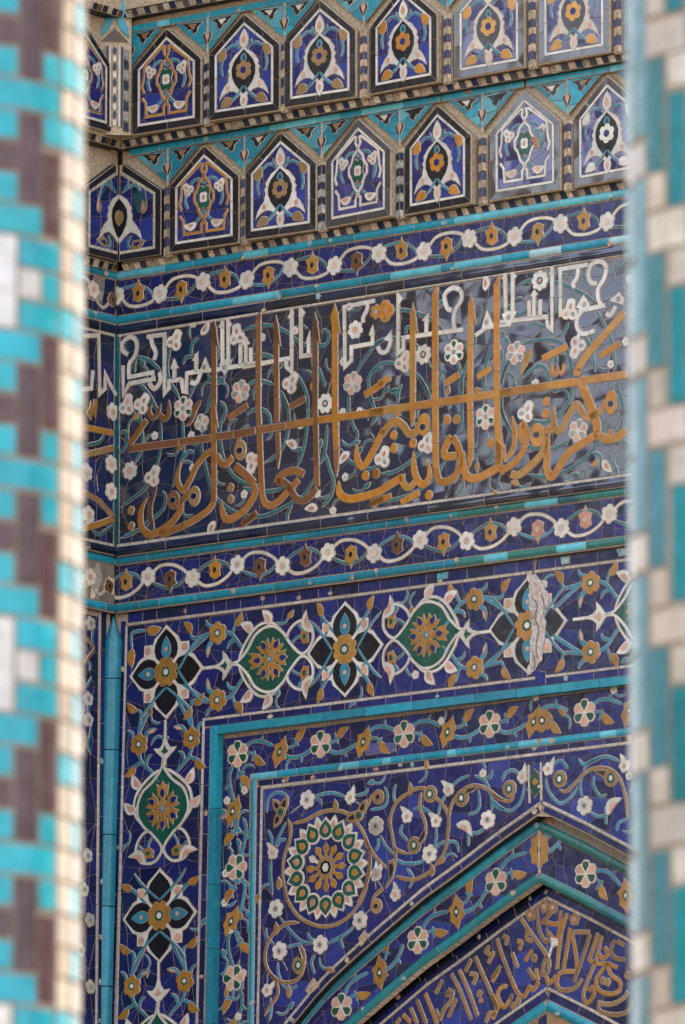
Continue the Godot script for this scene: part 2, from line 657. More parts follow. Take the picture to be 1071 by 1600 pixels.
func ring_pieces(t: Node3D, nm: String, o: PackedVector2Array, i: PackedVector2Array, z: float, ks: Array, mat := "glaze") -> void:
	for k in 5:
		var j := (k + 1) % 5
		var cut := rng.randf_range(0.35, 0.65)
		var a := o[k].lerp(o[j], cut)
		var c := i[k].lerp(i[j], cut)
		var g := (o[j] - o[k]).normalized() * 0.0012
		piece(t, nm, PackedVector2Array([o[k] + g, a - g, c - g, i[k] + g]), z, ks[rng.randi() % ks.size()], 0.004, 0.001, mat)
		piece(t, nm, PackedVector2Array([a + g, o[j] - g, i[j] - g, c + g]), z, ks[rng.randi() % ks.size()], 0.004, 0.001, mat)


func mirror(a: PackedVector2Array) -> PackedVector2Array:
	var r := a.duplicate()
	for k in range(a.size() - 1, -1, -1):
		if absf(a[k].x) > 0.0005:
			r.append(Vector2(-a[k].x, a[k].y))
	return r


func flip(a: Array, s: int) -> Array:
	var r := a.duplicate()
	for k in range(0, r.size(), 2):
		r[k] = r[k] * s
	return r


func cell(t: Node3D, w: float, kind: String, pal: Dictionary) -> void:
	org = Vector2.ZERO
	var sh := 0.25
	var ap := 0.385
	slab(t, "plaster_bed", house(w, sh, ap, -0.004), -0.004, 0.06, col.plaster, "mortar", col.plaster * 0.8)
	ring_pieces(t, "border_tile", house(w, sh, ap, 0.0), house(w, sh, ap, 0.024), 0.0, [pal.border, pal.border, pal.border * 1.5], pal.mat)
	ring_pieces(t, "white_line", house(w, sh, ap, 0.0255), house(w, sh, ap, 0.0345), 0.001, [pal.line])
	ground(t, house(w, sh, ap, 0.036), 0.085, 0.075, 0.0, pal.ground, pal.mat)
	if kind == "drop":
		var h := piece(t, "white_drop", mirror(mm([0, 264, 16, 247, 40, 233, 58, 210, 66, 200, 62, 188, 71, 176, 65, 162, 70, 146, 70, 132, 86, 118, 101, 96, 110, 70, 90, 88, 66, 99, 44, 95, 22, 82, 0, 64])), 0.0024, pal.white, 0.0024)
		var d := piece(h, "dark_heart", mirror(mm([0, 251, 20, 233, 42, 210, 54, 182, 53, 154, 42, 127, 22, 102, 0, 80])), 0.0034, pal.heart, 0.001, 0.0012)
		piece(h, "bead", lobed(Vector2(0.072, 0.112), 0.009, 0.011, 0, 0.0, 0.0, 10), 0.0034, pal.pink, 0.001, 0.0008)
		piece(h, "bead", lobed(Vector2(-0.072, 0.112), 0.009, 0.011, 0, 0.0, 0.0, 10), 0.0034, pal.pink, 0.001, 0.0008)
		flower(t, Vector2(0, 0.172), 0.036, 6, pal.gold, col.cobalt, 0.0044)
		for s in [-1, 1]:
			vine(t, flip([2, 236, 10, 216, 2, 206], s), 0.008, pal.vine, 0.0042)
			vine(t, flip([12, 248, 30, 268, 34, 290], s), 0.008, pal.vine)
			vine(t, flip([22, 262, 54, 272, 86, 254], s), 0.008, pal.vine)
			vine(t, flip([96, 222, 104, 190, 96, 158], s), 0.009, pal.vine)
			vine(t, flip([2, 112, 28, 80, 58, 58], s), 0.009, pal.vine, 0.0042)
			bud(t, Vector2(s * 0.112, 0.218), 90 + s * 28, 0.052, pal.bud, null, 0.0024, 0.62)
			bud(t, Vector2(s * 0.052, 0.062), -20 if s > 0 else 200, 0.056, pal.bud, null, 0.0024, 0.6, -0.1 * s)
		bud(t, Vector2(0, 0.256), 90, 0.072, pal.white, pal.pink, 0.003, 0.55, 0.0)
		bud(t, Vector2(0, 0.080), -90, 0.058, pal.white, pal.pink, 0.003, 0.55, 0.0)
	else:
		for s in [-1, 1]:
			stroke(t, flip([8, 322, 12, 296, -2, 272, 22, 250, 30, 222, 44, 206, 44, 178, 30, 160, 20, 130, -4, 104, 12, 88, 12, 58, 92, 58, 96, 110, 112, 130], s), 0.008, [pal.strap], false, 0.0, 0.0, 0.0026, 0.2, 0.3)
			stroke(t, flip([14, 322, 100, 258, 106, 200, 114, 176, 104, 150], s), 0.008, [pal.strap], false, 0.0, 0.0, 0.0022, 0.2, 0.3)
			vine(t, flip([0, 242, 24, 262, 54, 254, 66, 232], s), 0.009, pal.vine)
			vine(t, flip([80, 214, 86, 184, 74, 152], s), 0.010, pal.vine)
			vine(t, flip([0, 142, 22, 112, 52, 88], s), 0.009, pal.vine)
			trefoil(t, Vector2(s * 0.072, 0.226), 0.024, 90 - s * 40)
			bud(t, Vector2(s * 0.034, 0.092), 0 if s > 0 else 180, 0.058, pal.white, pal.pink, 0.0026, 0.5, 0.16 * s)
		var g := piece(t, "green_quatrefoil", lobed(Vector2(0, 0.19), 0.032, 0.05, 4, 0.3, PI / 4), 0.002, col.green, 0.002)
		piece(g, "flower", lobed(Vector2(0, 0.19), 0.019, 0.022, 4, 0.25, PI / 4), 0.0036, pal.white, 0.001, 0.001)
		piece(g, "flower_center", lobed(Vector2(0, 0.19), 0.008, 0.01, 0, 0.0, 0.0, 10), 0.0044, pal.pink, 0.001, 0.0008)


func palette(n: String) -> Dictionary:
	var p := {"border": col.ink, "line": col.white, "ground": [col.cobalt, col.cobalt, col.royal], "white": col.white, "heart": col.ink, "gold": col.bronze, "vine": col.vine, "bud": col.bronze, "pink": col.pink, "strap": col.bronze, "mat": "glaze"}
	if n == "gold":
		p.merge({"gold": col.gold, "bud": col.gold, "strap": col.gold}, true)
	elif n == "glare_pale":  # greyer border, heart and ground put sky glare into the glaze colour
		p.merge({"mat": "mirror", "gold": col.ochre * 1.5, "bud": col.ochre * 1.5, "border": Color(0.05, 0.05, 0.055), "heart": Color(0.06, 0.06, 0.065), "white": col.cream, "ground": [Color(0.04, 0.045, 0.16), col.cobalt]}, true)
	elif n == "white":
		p.merge({"mat": "mirror", "strap": col.white, "gold": col.white, "bud": col.white, "border": Color(0.04, 0.04, 0.045), "ground": [Color(0.035, 0.04, 0.19), col.cobalt]}, true)
	return p


func chequers(t: Node3D, u0: float, u1: float, v0: float, v1: float, z: float, ks: Array, lean := 0.012) -> void:
	var u := u0
	var k := 0
	while u < u1:
		var w := rng.randf_range(0.026, 0.033)
		if rng.randf() < 0.88:
			piece(t, "brick", PackedVector2Array([Vector2(u, v0), Vector2(u + w - 0.003, v0), Vector2(u + w - 0.003 - lean, v1), Vector2(u - lean, v1)]), z + rng.randf_range(-0.002, 0.002), ks[k % ks.size()], 0.006, 0.001, "worn", 0.25)
		u += w
		k += 1


func tier(name_: String, label: String, base: float, w: float, u0: float, u1: float, up: float) -> void:
	var t := on_wall(name_, label, "cornice", (u0 + u1) * 0.5, base - 0.03, w)
	slab(t, "plaster_bed", rect(u0, base - 0.004, u1, up), -0.012, 0.2, col.plaster, "mortar")
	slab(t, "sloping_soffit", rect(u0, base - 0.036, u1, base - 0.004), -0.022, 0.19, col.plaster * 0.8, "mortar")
	chequers(t, u0 + 0.01, u1, base - 0.034, base - 0.008, -0.012, [col.brick, col.navy, col.plaster * 0.9, Color(0.05, 0.045, 0.045)])


func spandrel_tile(u: float, base: float, w: float, half: float, label: String, worn := false, sides := [-1, 1]) -> void:
	var t := on_wall("turquoise_spandrel", label, "tile panel", u, base + 0.3, w, "turquoise triangles between the house-shaped panels")
	var top := base + 0.402
	var low := base + 0.268
	var ks := [col.turq, col.turq2, col.aqua * 0.7]
	for s in sides:
		var tri := PackedVector2Array([Vector2(u + s * 0.002, low), Vector2(u + s * half * 0.87, top), Vector2(u + s * 0.002, top)])
		for g in Geometry2D.offset_polygon(tri, -0.002):
			ground(t, g, 0.11, 0.09, 0.0, ks, "glaze", 0.2, "turquoise_tile")
		var p := PackedVector2Array()
		for q in [[22, 390], [122, 395], [98, 379], [90, 368], [78, 371], [66, 350], [50, 358], [48, 374], [34, 384]]:
			p.append(Vector2(u + s * q[0] * 0.001 * half / 0.186, base + q[1] * 0.001))
		var b := piece(t, "black_palmette", p, 0.002, col.ink, 0.002)
		if b and not (worn and s > 0):
			piece(b, "palmette_heart", PackedVector2Array([Vector2(u + s * 0.054, base + 0.387), Vector2(u + s * 0.092, base + 0.388), Vector2(u + s * 0.068, base + 0.367)]), 0.003, col.bronze if rng.randf() < 0.5 else col.cream, 0.001, 0.001)
		var h := piece(t, "black_bud", PackedVector2Array([Vector2(u + s * 0.002, base + 0.332), Vector2(u + s * 0.016, base + 0.346), Vector2(u + s * 0.019, base + 0.332), Vector2(u + s * 0.012, base + 0.318), Vector2(u + s * 0.002, base + 0.296)]), 0.002, col.ink, 0.002)
		piece(h, "bud_heart", PackedVector2Array([Vector2(u + s * 0.001, base + 0.35), Vector2(u + s * 0.01, base + 0.334), Vector2(u + s * 0.001, base + 0.312)]), 0.003, col.pink, 0.001, 0.001)
	ribbon(t, "ridge_line", PackedVector2Array([Vector2(u, low - 0.006), Vector2(u, top + 0.002)]), 0.005, 0.005, 0.002, col.mortar, 0.0, 0.004, "mortar")
	run_of(t, "turquoise_tile", PackedVector2Array([Vector2(u - (half if sides.size() > 1 else 0.0), top + 0.013), Vector2(u + half, top + 0.013)]), 0.022, 0.08, 0.2, 0.0, [col.turq, col.aqua, col.turq], 0.0, 0.004)


func post(u: float, base: float, w: float, label: String, warm: bool) -> void:
	var t := on_wall("striped_post", label, "post", u, base - 0.01, w, "striped posts between the house-shaped panels")
	slab(t, "mortar_bed", rect(u - 0.02, base - 0.012, u + 0.02, base + 0.25), 0.0, 0.03, col.plaster, "mortar", col.plaster * 0.8)
	var v := base - 0.01
	var k := 0
	while v < base + 0.225:
		var h := rng.randf_range(0.026, 0.036)
		for s in [-1, 1]:
			var a := [Vector2(u + s * 0.001, v + 0.006), Vector2(u + s * 0.017, v), Vector2(u + s * 0.017, v + h - 0.003), Vector2(u + s * 0.001, v + h + 0.003)]
			var c: Color = [col.brick, Color(0.05, 0.055, 0.12)][k % 2] if warm else [col.smoke * 1.3, col.navy][k % 2]
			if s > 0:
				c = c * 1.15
			piece(t, "brick", PackedVector2Array(a), 0.005 + rng.randf_range(0.0, 0.002), c, 0.005, 0.001, "worn", 0.25)
		v += h
		k += 1


func cornice() -> void:
	tier("cornice_tier", "lower tier of tan plaster with a chequered brick edge above the turquoise border", 1.066, 0.05, CORNER + 0.06, 2.4, 1.5)
	tier("cornice_tier", "upper tier of tan plaster and chequered bricks over the turquoise triangles", 1.528, 0.105, CORNER + 0.08, 2.4, 2.02)
	tier("cornice_tier", "broken top tier with navy and grey chequers at the head of the photograph", 2.015, 0.16, CORNER + 0.1, 2.4, 3.2)
	var b := frame(38.0)
	var low := [
		[-0.604, 35.0, "strap", "gold", "house-shaped panel with gold strapwork, nearest the corner in the lower row"],
		[-0.236, 34.0, "drop", "dull", "white-drop panel with dull bronze flower, second from the corner in the lower row"],
		[0.130, 42.0, "strap", "white", "panel of pale double-line strapwork around green, third in the lower row"],
		[0.497, 41.0, "drop", "bright", "house-shaped panel with bright gold buds and broad white line, fourth in the lower row"],
		[0.891, 38.0, "strap", "white", "pale violet strapwork panel with a terracotta patch, fifth in the lower row"],
		[1.272, 42.0, "drop", "white", "house-shaped panel with an all-white flower beside the right column, lower row"],
		[1.65, 44.0, "strap", "white", "house-shaped panel hidden behind the right column in the lower row"]]
	var pals := {"gold": palette("gold"), "dull": palette(""), "white": palette("white"), "bright": palette("gold"), "glare_pale": palette("glare_pale")}
	for c in low:
		var f := frame(c[1])
		var t := thing("tile_panel", c[3 + 1], "tile panel", "house-shaped tile panels of the cornice", f, origin + b.x * c[0] + b.y * 1.066 + b.z * (0.062 + 0.16 * sin(deg_to_rad(absf(c[1] - 38.0)))), Vector2.ZERO)
		cell(t, 0.316, c[2], pals[c[3]])
		if c[0] > 0.8 and c[0] < 1.0:
			piece(t, "terracotta_patch", mm([48, 214, 66, 190, 74, 160, 52, 168, 34, 196]), 0.006, col.rose, 0.003, 0.001, "worn")
			piece(t, "pale_patch", mm([40, 240, 84, 232, 96, 190, 66, 176, 50, 210]), 0.0045, col.pale * 0.6, 0.003, 0.001, "worn")
	var high := [
		[-0.742, 35.0, "strap", "gold", "upper-row panel with gold strapwork beside the slender corner pilaster"],
		[-0.366, 34.0, "drop", "dull", "upper-row panel with white drop and dull bronze flower, second from the corner"],
		[-0.006, 34.0, "drop", "dull", "upper-row panel with deep blue ground and cracked white line, third from the corner"],
		[0.381, 40.0, "drop", "gold", "upper-row panel with bright orange flower and tulip buds, fourth from the corner"],
		[0.772, 37.5, "drop", "glare_pale", "washed-out grey upper-row panel that mirrors the sky"],
		[1.157, 38.0, "drop", "glare_pale", "upper-row panel with a cream drop, right of the washed-out grey one"],
		[1.54, 43.0, "drop", "glare_pale", "upper-row panel mostly behind the right column"]]
	for c in high:
		var f := frame(c[1])
		var t := thing("tile_panel", c[4], "tile panel", "house-shaped tile panels of the cornice", f, origin + b.x * c[0] + b.y * 1.528 + b.z * (0.118 + 0.16 * sin(deg_to_rad(absf(c[1] - 38.0)))), Vector2.ZERO)
		cell(t, 0.316, c[2], pals[c[3]])
	var place := ["over the lower post nearest the corner", "between the first and second lower panels", "between the second and third lower panels", "between the third and fourth lower panels, its palmettes chipped", "between the fourth and fifth lower panels, half crumbled away", "between the fifth and sixth lower panels", "beside the right column, lower row"]
	var us := [-0.79, -0.42, -0.053, 0.313, 0.694, 1.082, 1.46]
	for i in 7:
		spandrel_tile(us[i], 1.066, 0.058, 0.186, "turquoise triangle with black palmettes " + place[i], i == 3 or i == 4)
		post(us[i], 1.066, 0.052, "striped tan and blue post " + ["right of the folded corner panel, lower row", "between first and second lower panels", "between second and third lower panels", "between third and fourth lower panels", "between fourth and fifth lower panels", "left of the white-flowered lower panel", "behind the right column, lower row"][i], i < 2 or i > 3)
	spandrel_tile(-0.928, 1.528, 0.113, 0.186, "single turquoise half triangle between the corner pilaster and the first upper panel", false, [1])
	us = [-0.554, -0.186, 0.187, 0.576, 0.965, 1.35]
	for i in 6:
		spandrel_tile(us[i], 1.528, 0.113, 0.186, "turquoise triangle of the upper row " + ["right of the strapwork panel", "above the third upper post from the corner", "left of the orange-flowered panel", "left of the washed-out grey panel", "right of the washed-out grey panel", "at the right column"][i])
		post(us[i], 1.528, 0.107, "striped post " + ["right of the upper strapwork panel", "of bare tan plaster between two bronze-flowered upper panels", "left of the orange-flowered upper panel", "right of the orange-flowered upper panel", "with navy chevrons right of the washed-out panel", "at the right column, upper row"][i], i > 0)


# ---------------------------------------------------------------- floral borders

func border(label: String, v0: float, v1: float, w: float, u0: float, step: float, wob: float, ks: Array) -> void:
	var t := on_wall("floral_border", label, "tile border", 0.2, v0, w, "white-flowered borders above and below the inscription")
	var lo := v0 + 0.034
	var hi := v1 - 0.034
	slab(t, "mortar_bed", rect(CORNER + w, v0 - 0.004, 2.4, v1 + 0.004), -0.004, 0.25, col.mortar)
	for v in [v0 + 0.015, v1 - 0.015]:
		run_of(t, "turquoise_tile", PackedVector2Array([Vector2(CORNER + w + 0.004, v), Vector2(0.55, v)]), 0.028, 0.09, 0.24, 0.004, ks, 0.006, 0.007)
		run_of(t, "turquoise_tile", PackedVector2Array([Vector2(0.552, v), Vector2(1.7, v)]), 0.028, 0.09, 0.24, 0.004, [col.aqua, col.turq, col.pale] if v1 > 0.5 else [col.sea * 1.6, col.teal, col.aqua], 0.006, 0.007)
	ground(t, rect(CORNER + w + 0.003, lo, 1.7, hi), 0.062, 0.05, 0.0, [col.cobalt, col.cobalt2, col.cobalt])
	var mid := (lo + hi) * 0.5
	var amp := (hi - lo) * 0.33
	var n := 14
	for i in n:
		var u := u0 + i * step
		var s := 1.0 if i % 2 == 0 else -1.0
		var a := Vector2(u, mid + s * wob)
		var e := Vector2(u + step, mid - s * wob)
		var m := (a + e) * 0.5
		if u > 1.62:
			break
		ribbon(t, "vine", smooth(PackedVector2Array([a + Vector2(0.02, -s * 0.012), a.lerp(m, 0.55) + Vector2(0, -s * amp * 0.92), m + Vector2(0.01, -s * amp), e.lerp(m, 0.45) + Vector2(0, -s * amp * 0.7), e + Vector2(-0.02, -s * 0.012)])), 0.010, 0.010, 0.0014, col.cream, 0.0, 0.0014)
		ribbon(t, "vine", smooth(PackedVector2Array([a + Vector2(0.01, s * 0.02), a.lerp(m, 0.6) + Vector2(0, s * amp * 0.75), m + Vector2(0, s * amp * 0.85), e.lerp(m, 0.5) + Vector2(0, s * amp * 0.35), e + Vector2(-0.03, -s * amp * 0.4)])), 0.009, 0.009, 0.0012, col.teal if i % 3 else col.vine, 0.0, 0.0012, "glaze", 0.2, 0.2)
		var worn: bool = u > 0.75 and v1 < 0.5
		flower(t, a, 0.035, 6, col.white if not worn else col.cream, col.peach if not worn else col.cream * 0.8, 0.003)
		var k: Color = [col.ochre, col.gold, col.ochre, col.umber][rng.randi() % 4]
		if worn:
			k = col.rose
		var c := m + Vector2(0, s * 0.006)
		var f := piece(t, "gold_blossom", PackedVector2Array([c + Vector2(0, s * 0.05), c + Vector2(0.012, s * 0.026), c + Vector2(0.03, s * 0.02), c + Vector2(0.022, 0), c + Vector2(0.026, -s * 0.022), c + Vector2(0, -s * 0.034), c + Vector2(-0.024, -s * 0.02), c + Vector2(-0.021, 0), c + Vector2(-0.03, s * 0.02), c + Vector2(-0.012, s * 0.026)]), 0.003, k, 0.003)
		piece(f, "flower_eye", lobed(c, 0.009, 0.012, 4, 0.2), 0.0038, col.ink if not worn else col.brick, 0.001, 0.001)


func borders() -> void:
	border("floral border of white flowers between two turquoise bands above the inscription", 0.833, 1.034, 0.03, -1.056, 0.2085, 0.010, [col.turq, col.turq, col.aqua, col.turq2])
	border("white and pinkish flower border below the inscription, right part in duller tiles", -0.267, -0.057, 0.02, -0.907 - 0.214, 0.214, -0.014, [col.turq, col.turq2, col.turq2])


# ---------------------------------------------------------------- the great inscription

func frieze() -> void:
	var w := 0.035
	var t := on_wall("inscription_frieze", "dark blue inscription band of large gold letters under white angular letters", "inscription", 0.2, -0.055, w)
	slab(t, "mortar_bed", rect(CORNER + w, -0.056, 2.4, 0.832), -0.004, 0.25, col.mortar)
	var e := CORNER + w + 0.004
	run_of(t, "navy_bar", PackedVector2Array([Vector2(e, 0.809), Vector2(1.7, 0.809)]), 0.034, 0.17, 0.3, 0.003, [col.navy, col.navy2], 0.004, 0.006, "mirror")
	run_of(t, "navy_bar", PackedVector2Array([Vector2(e, -0.041), Vector2(1.7, -0.041)]), 0.034, 0.17, 0.3, 0.006, [col.navy, col.navy2], 0.008, 0.01, "mirror")
	run_of(t, "white_line", PackedVector2Array([Vector2(e, 0.787), Vector2(1.7, 0.794)]), 0.009, 0.05, 0.3, 0.002, [col.white, col.cream], 0.0, 0.004, "worn")
	run_of(t, "white_line", PackedVector2Array([Vector2(e, -0.018), Vector2(1.7, -0.020)]), 0.010, 0.05, 0.3, 0.002, [col.line, col.cream], 0.0, 0.004, "worn")
	loose = 0.25
	ground(t, rect(e + 0.012, -0.012, 1.7, 0.781), 0.098, 0.088, 0.0, [col.navy, col.navy2, col.navy, col.navy * 1.3], "mirror", 0.38)
	loose = 1.0
	run_of(t, "edge_tile", PackedVector2Array([Vector2(e + 0.004, -0.012), Vector2(e + 0.004, 0.78)]), 0.012, 0.06, 0.2, 0.001, [col.turq2 * 0.6, col.teal * 0.7], 0.0, 0.003)
	frieze_vines(t)
	frieze_flowers(t)
	white_letters(t)
	gold_letters(t)
	sprigs(t, mm([-1020, 0, 1350, 0, 1350, 770, -1020, 770]), 90, col.teal, 0.034)


func frieze_vines(t: Node3D) -> void:
	var k: Color = col.teal
	for a in [
		[-965, 698, -895, 674, -837, 626], [-965, 637, -965, 672, -955, 686], [-952, 600, -894, 543, -849, 467, -836, 430], [-839, 449, -836, 363, -848, 290, -873, 247, -911, 187, -975, 154, -1032, 127],
		[-787, 716, -805, 663, -799, 592, -760, 532, -748, 505], [-703, 505, -672, 556, -653, 574], [-732, 639, -717, 662, -685, 663], [-654, 729, -685, 713, -691, 669], [-731, 431, -729, 366, -726, 301, -746, 248, -778, 176],
		[-677, 295, -702, 303, -728, 281], [-615, 594, -590, 536, -602, 473, -627, 436], [-640, 380, -639, 305, -620, 233, -601, 171, -576, 119, -513, 67, -450, 35, -381, 17], [-565, 543, -539, 560, -527, 574],
		[-552, 477, -526, 444, -539, 395], [-533, 428, -551, 385, -548, 315, -526, 242, -476, 177, -381, 126], [-452, 729, -382, 736], [-443, 727, -406, 740, -318, 736, -237, 701, -175, 654, -119, 632, -51, 631, -36, 666, -57, 688, -73, 680],
		[-1034, 412, -1008, 414, -998, 382, -1021, 345, -1040, 342], [-941, 481, -925, 389, -934, 330, -963, 288], [-980, 14, -1031, 10], [-942, 35, -866, 71, -822, 101, -813, 145, -828, 167], [-1019, 11, -942, 32, -891, 49], [-977, 492, -951, 459, -938, 442],
		[-406, 632, -331, 625, -293, 603], [-424, 522, -368, 533, -299, 510], [-265, 481, -243, 443, -227, 406], [-262, 478, -227, 404, -230, 315, -261, 259, -305, 230, -342, 219], [-200, 547, -162, 498, -137, 440, -137, 395],
		[-137, 438, -137, 344, -156, 247, -187, 181], [-85, 548, -63, 496, -54, 470], [-20, 505, -45, 439], [-45, 328, -54, 230, -75, 183], [-54, 225, -32, 159, -14, 112, -26, 59, -69, 20], [-442, 136, -361, 112, -286, 109, -249, 114],
		[-103, 137, -143, 83, -193, 59, -286, 29, -360, 18, -442, 34], [-211, 46, -230, 13, -230, -11], [-227, 280, -199, 252, -162, 253], [220, 614, 177, 595, 134, 556, 91, 507], [63, 431, 60, 372], [60, 434, 57, 365, 78, 308, 97, 277, 91, 243],
		[220, 511, 164, 498, 149, 455, 170, 374], [152, 418, 176, 361, 182, 326, 158, 302], [17, 232, 54, 183, 97, 159, 152, 138, 213, 145], [-424, 408, -393, 424, -349, 421, -318, 395, -311, 360, -311, 320, -330, 302],
		[265, 721, 332, 710, 429, 671, 489, 619, 526, 570], [160, 591, 209, 614, 283, 613, 344, 593, 404, 541, 441, 482], [160, 497, 209, 526, 277, 520], [371, 471, 404, 428, 428, 376], [386, 452, 416, 409, 437, 365],
		[434, 250, 404, 190, 343, 144, 270, 115, 209, 115], [160, 135, 209, 147], [304, 438, 289, 410, 285, 369], [249, 410, 270, 420, 292, 415], [559, 492, 579, 426, 579, 373], [646, 570, 634, 532, 598, 463, 579, 412], [579, 424, 579, 316, 579, 268, 555, 212],
		[509, 134, 482, 103, 452, 68, 343, 21, 221, 8], [724, 526, 694, 476, 675, 366], [679, 417, 681, 314], [693, 225, 705, 180], [714, 149, 722, 119, 692, 94], [765, 338, 762, 280, 800, 212],
		[759, 332, 768, 268, 797, 211, 839, 167, 886, 137, 958, 119, 1017, 122, 1076, 144], [802, 463, 772, 427, 759, 370], [759, 383, 781, 444, 805, 471], [853, 518, 912, 525, 1001, 517, 1054, 479, 1078, 413, 1077, 360], [1078, 410, 1083, 341, 1071, 290, 1035, 250, 982, 223, 940, 218, 881, 240],
		[818, 728, 866, 746, 919, 749, 1020, 726, 1079, 699, 1138, 667, 1191, 631], [1197, 597, 1232, 534, 1261, 472, 1275, 369], [1266, 416, 1265, 295], [1085, 582, 1131, 522, 1166, 465, 1184, 376], [1183, 329, 1177, 272], [1226, 632, 1274, 635, 1309, 640],
		[1067, 574, 1043, 538, 1007, 526], [849, 336, 852, 296], [858, 393, 918, 429, 959, 419, 977, 378, 976, 325], [1280, 327, 1300, 262, 1317, 221], [1241, 206, 1223, 170, 1194, 116, 1146, 73, 1087, 41, 1016, 20, 945, 19, 874, 37], [1170, 80, 1205, 66, 1205, 37],
		[829, 624, 871, 638, 895, 654], [160, 273, 179, 246], [227, 329, 240, 313], [289, 392, 267, 415, 252, 422], [477, 434, 489, 462, 510, 457], [325, 624, 325, 644, 344, 647]]:
		vine(t, a, 0.0115, k)


func frieze_flowers(t: Node3D) -> void:
	var six := mm([-454, 502] + [75, 469] + [827, 490] + [1107, 169])
	for c in six:
		wheel(t, c, 0.043, 6, col.white, [col.pink, col.smoke], 0.0026)
	for c in mm([-728, 470] + [545, 528] + [689, 269]):
		wheel(t, c, 0.046, 6, col.white, [col.pink, col.green], 0.0026, col.smoke, 0.5)
	for c in mm([-52, 408] + [404, 536] + [938, 744]):
		flower(t, c, 0.037, 8, col.white, col.green, 0.0026, col.pink)
	for c in mm([-985, 263] + [88, 668]):
		flower(t, c, 0.034, 7, col.white, col.pink, 0.0026)
	wheel(t, mm([-640, 405])[0], 0.034, 4, col.white, [col.pink, col.smoke], 0.0026)
	wheel(t, mm([228, 721])[0], 0.040, 4, col.gold, [col.gold * 0.8], 0.0026, col.rose, 0.0)
	flower(t, mm([184, 724])[0], 0.026, 6, col.gold, col.smoke, 0.0028)
	var sprigs := mm([-771, 731, -471, 714, -1002, 511, -929, 509] + [-876, 225] + [-395, 230] + [-218, 502] + [310, 516] + [416, 199, 215, 171] + [1073, 612, 1105, 480] + [872, 262] + [207, 170])
	var turn := [60.0, 95.0, 75.0, 50.0, 60.0, 250.0, 50.0, 60.0, 70.0, 65.0, 80.0, 240.0, 60.0, 40.0]
	for i in sprigs.size() - 1:
		trefoil(t, sprigs[i], 0.038, turn[i])
	var buds := mm([-644, 741] + [-575, 24] + [60, 212, -187, 256, -88, 17] + [689, 738] + [1217, 48])
	turn = [50.0, 240.0, 220.0, 150.0, 175.0, 90.0, 310.0]
	for i in buds.size():
		bud(t, buds[i], turn[i], 0.062, col.white, col.rose, 0.0026)


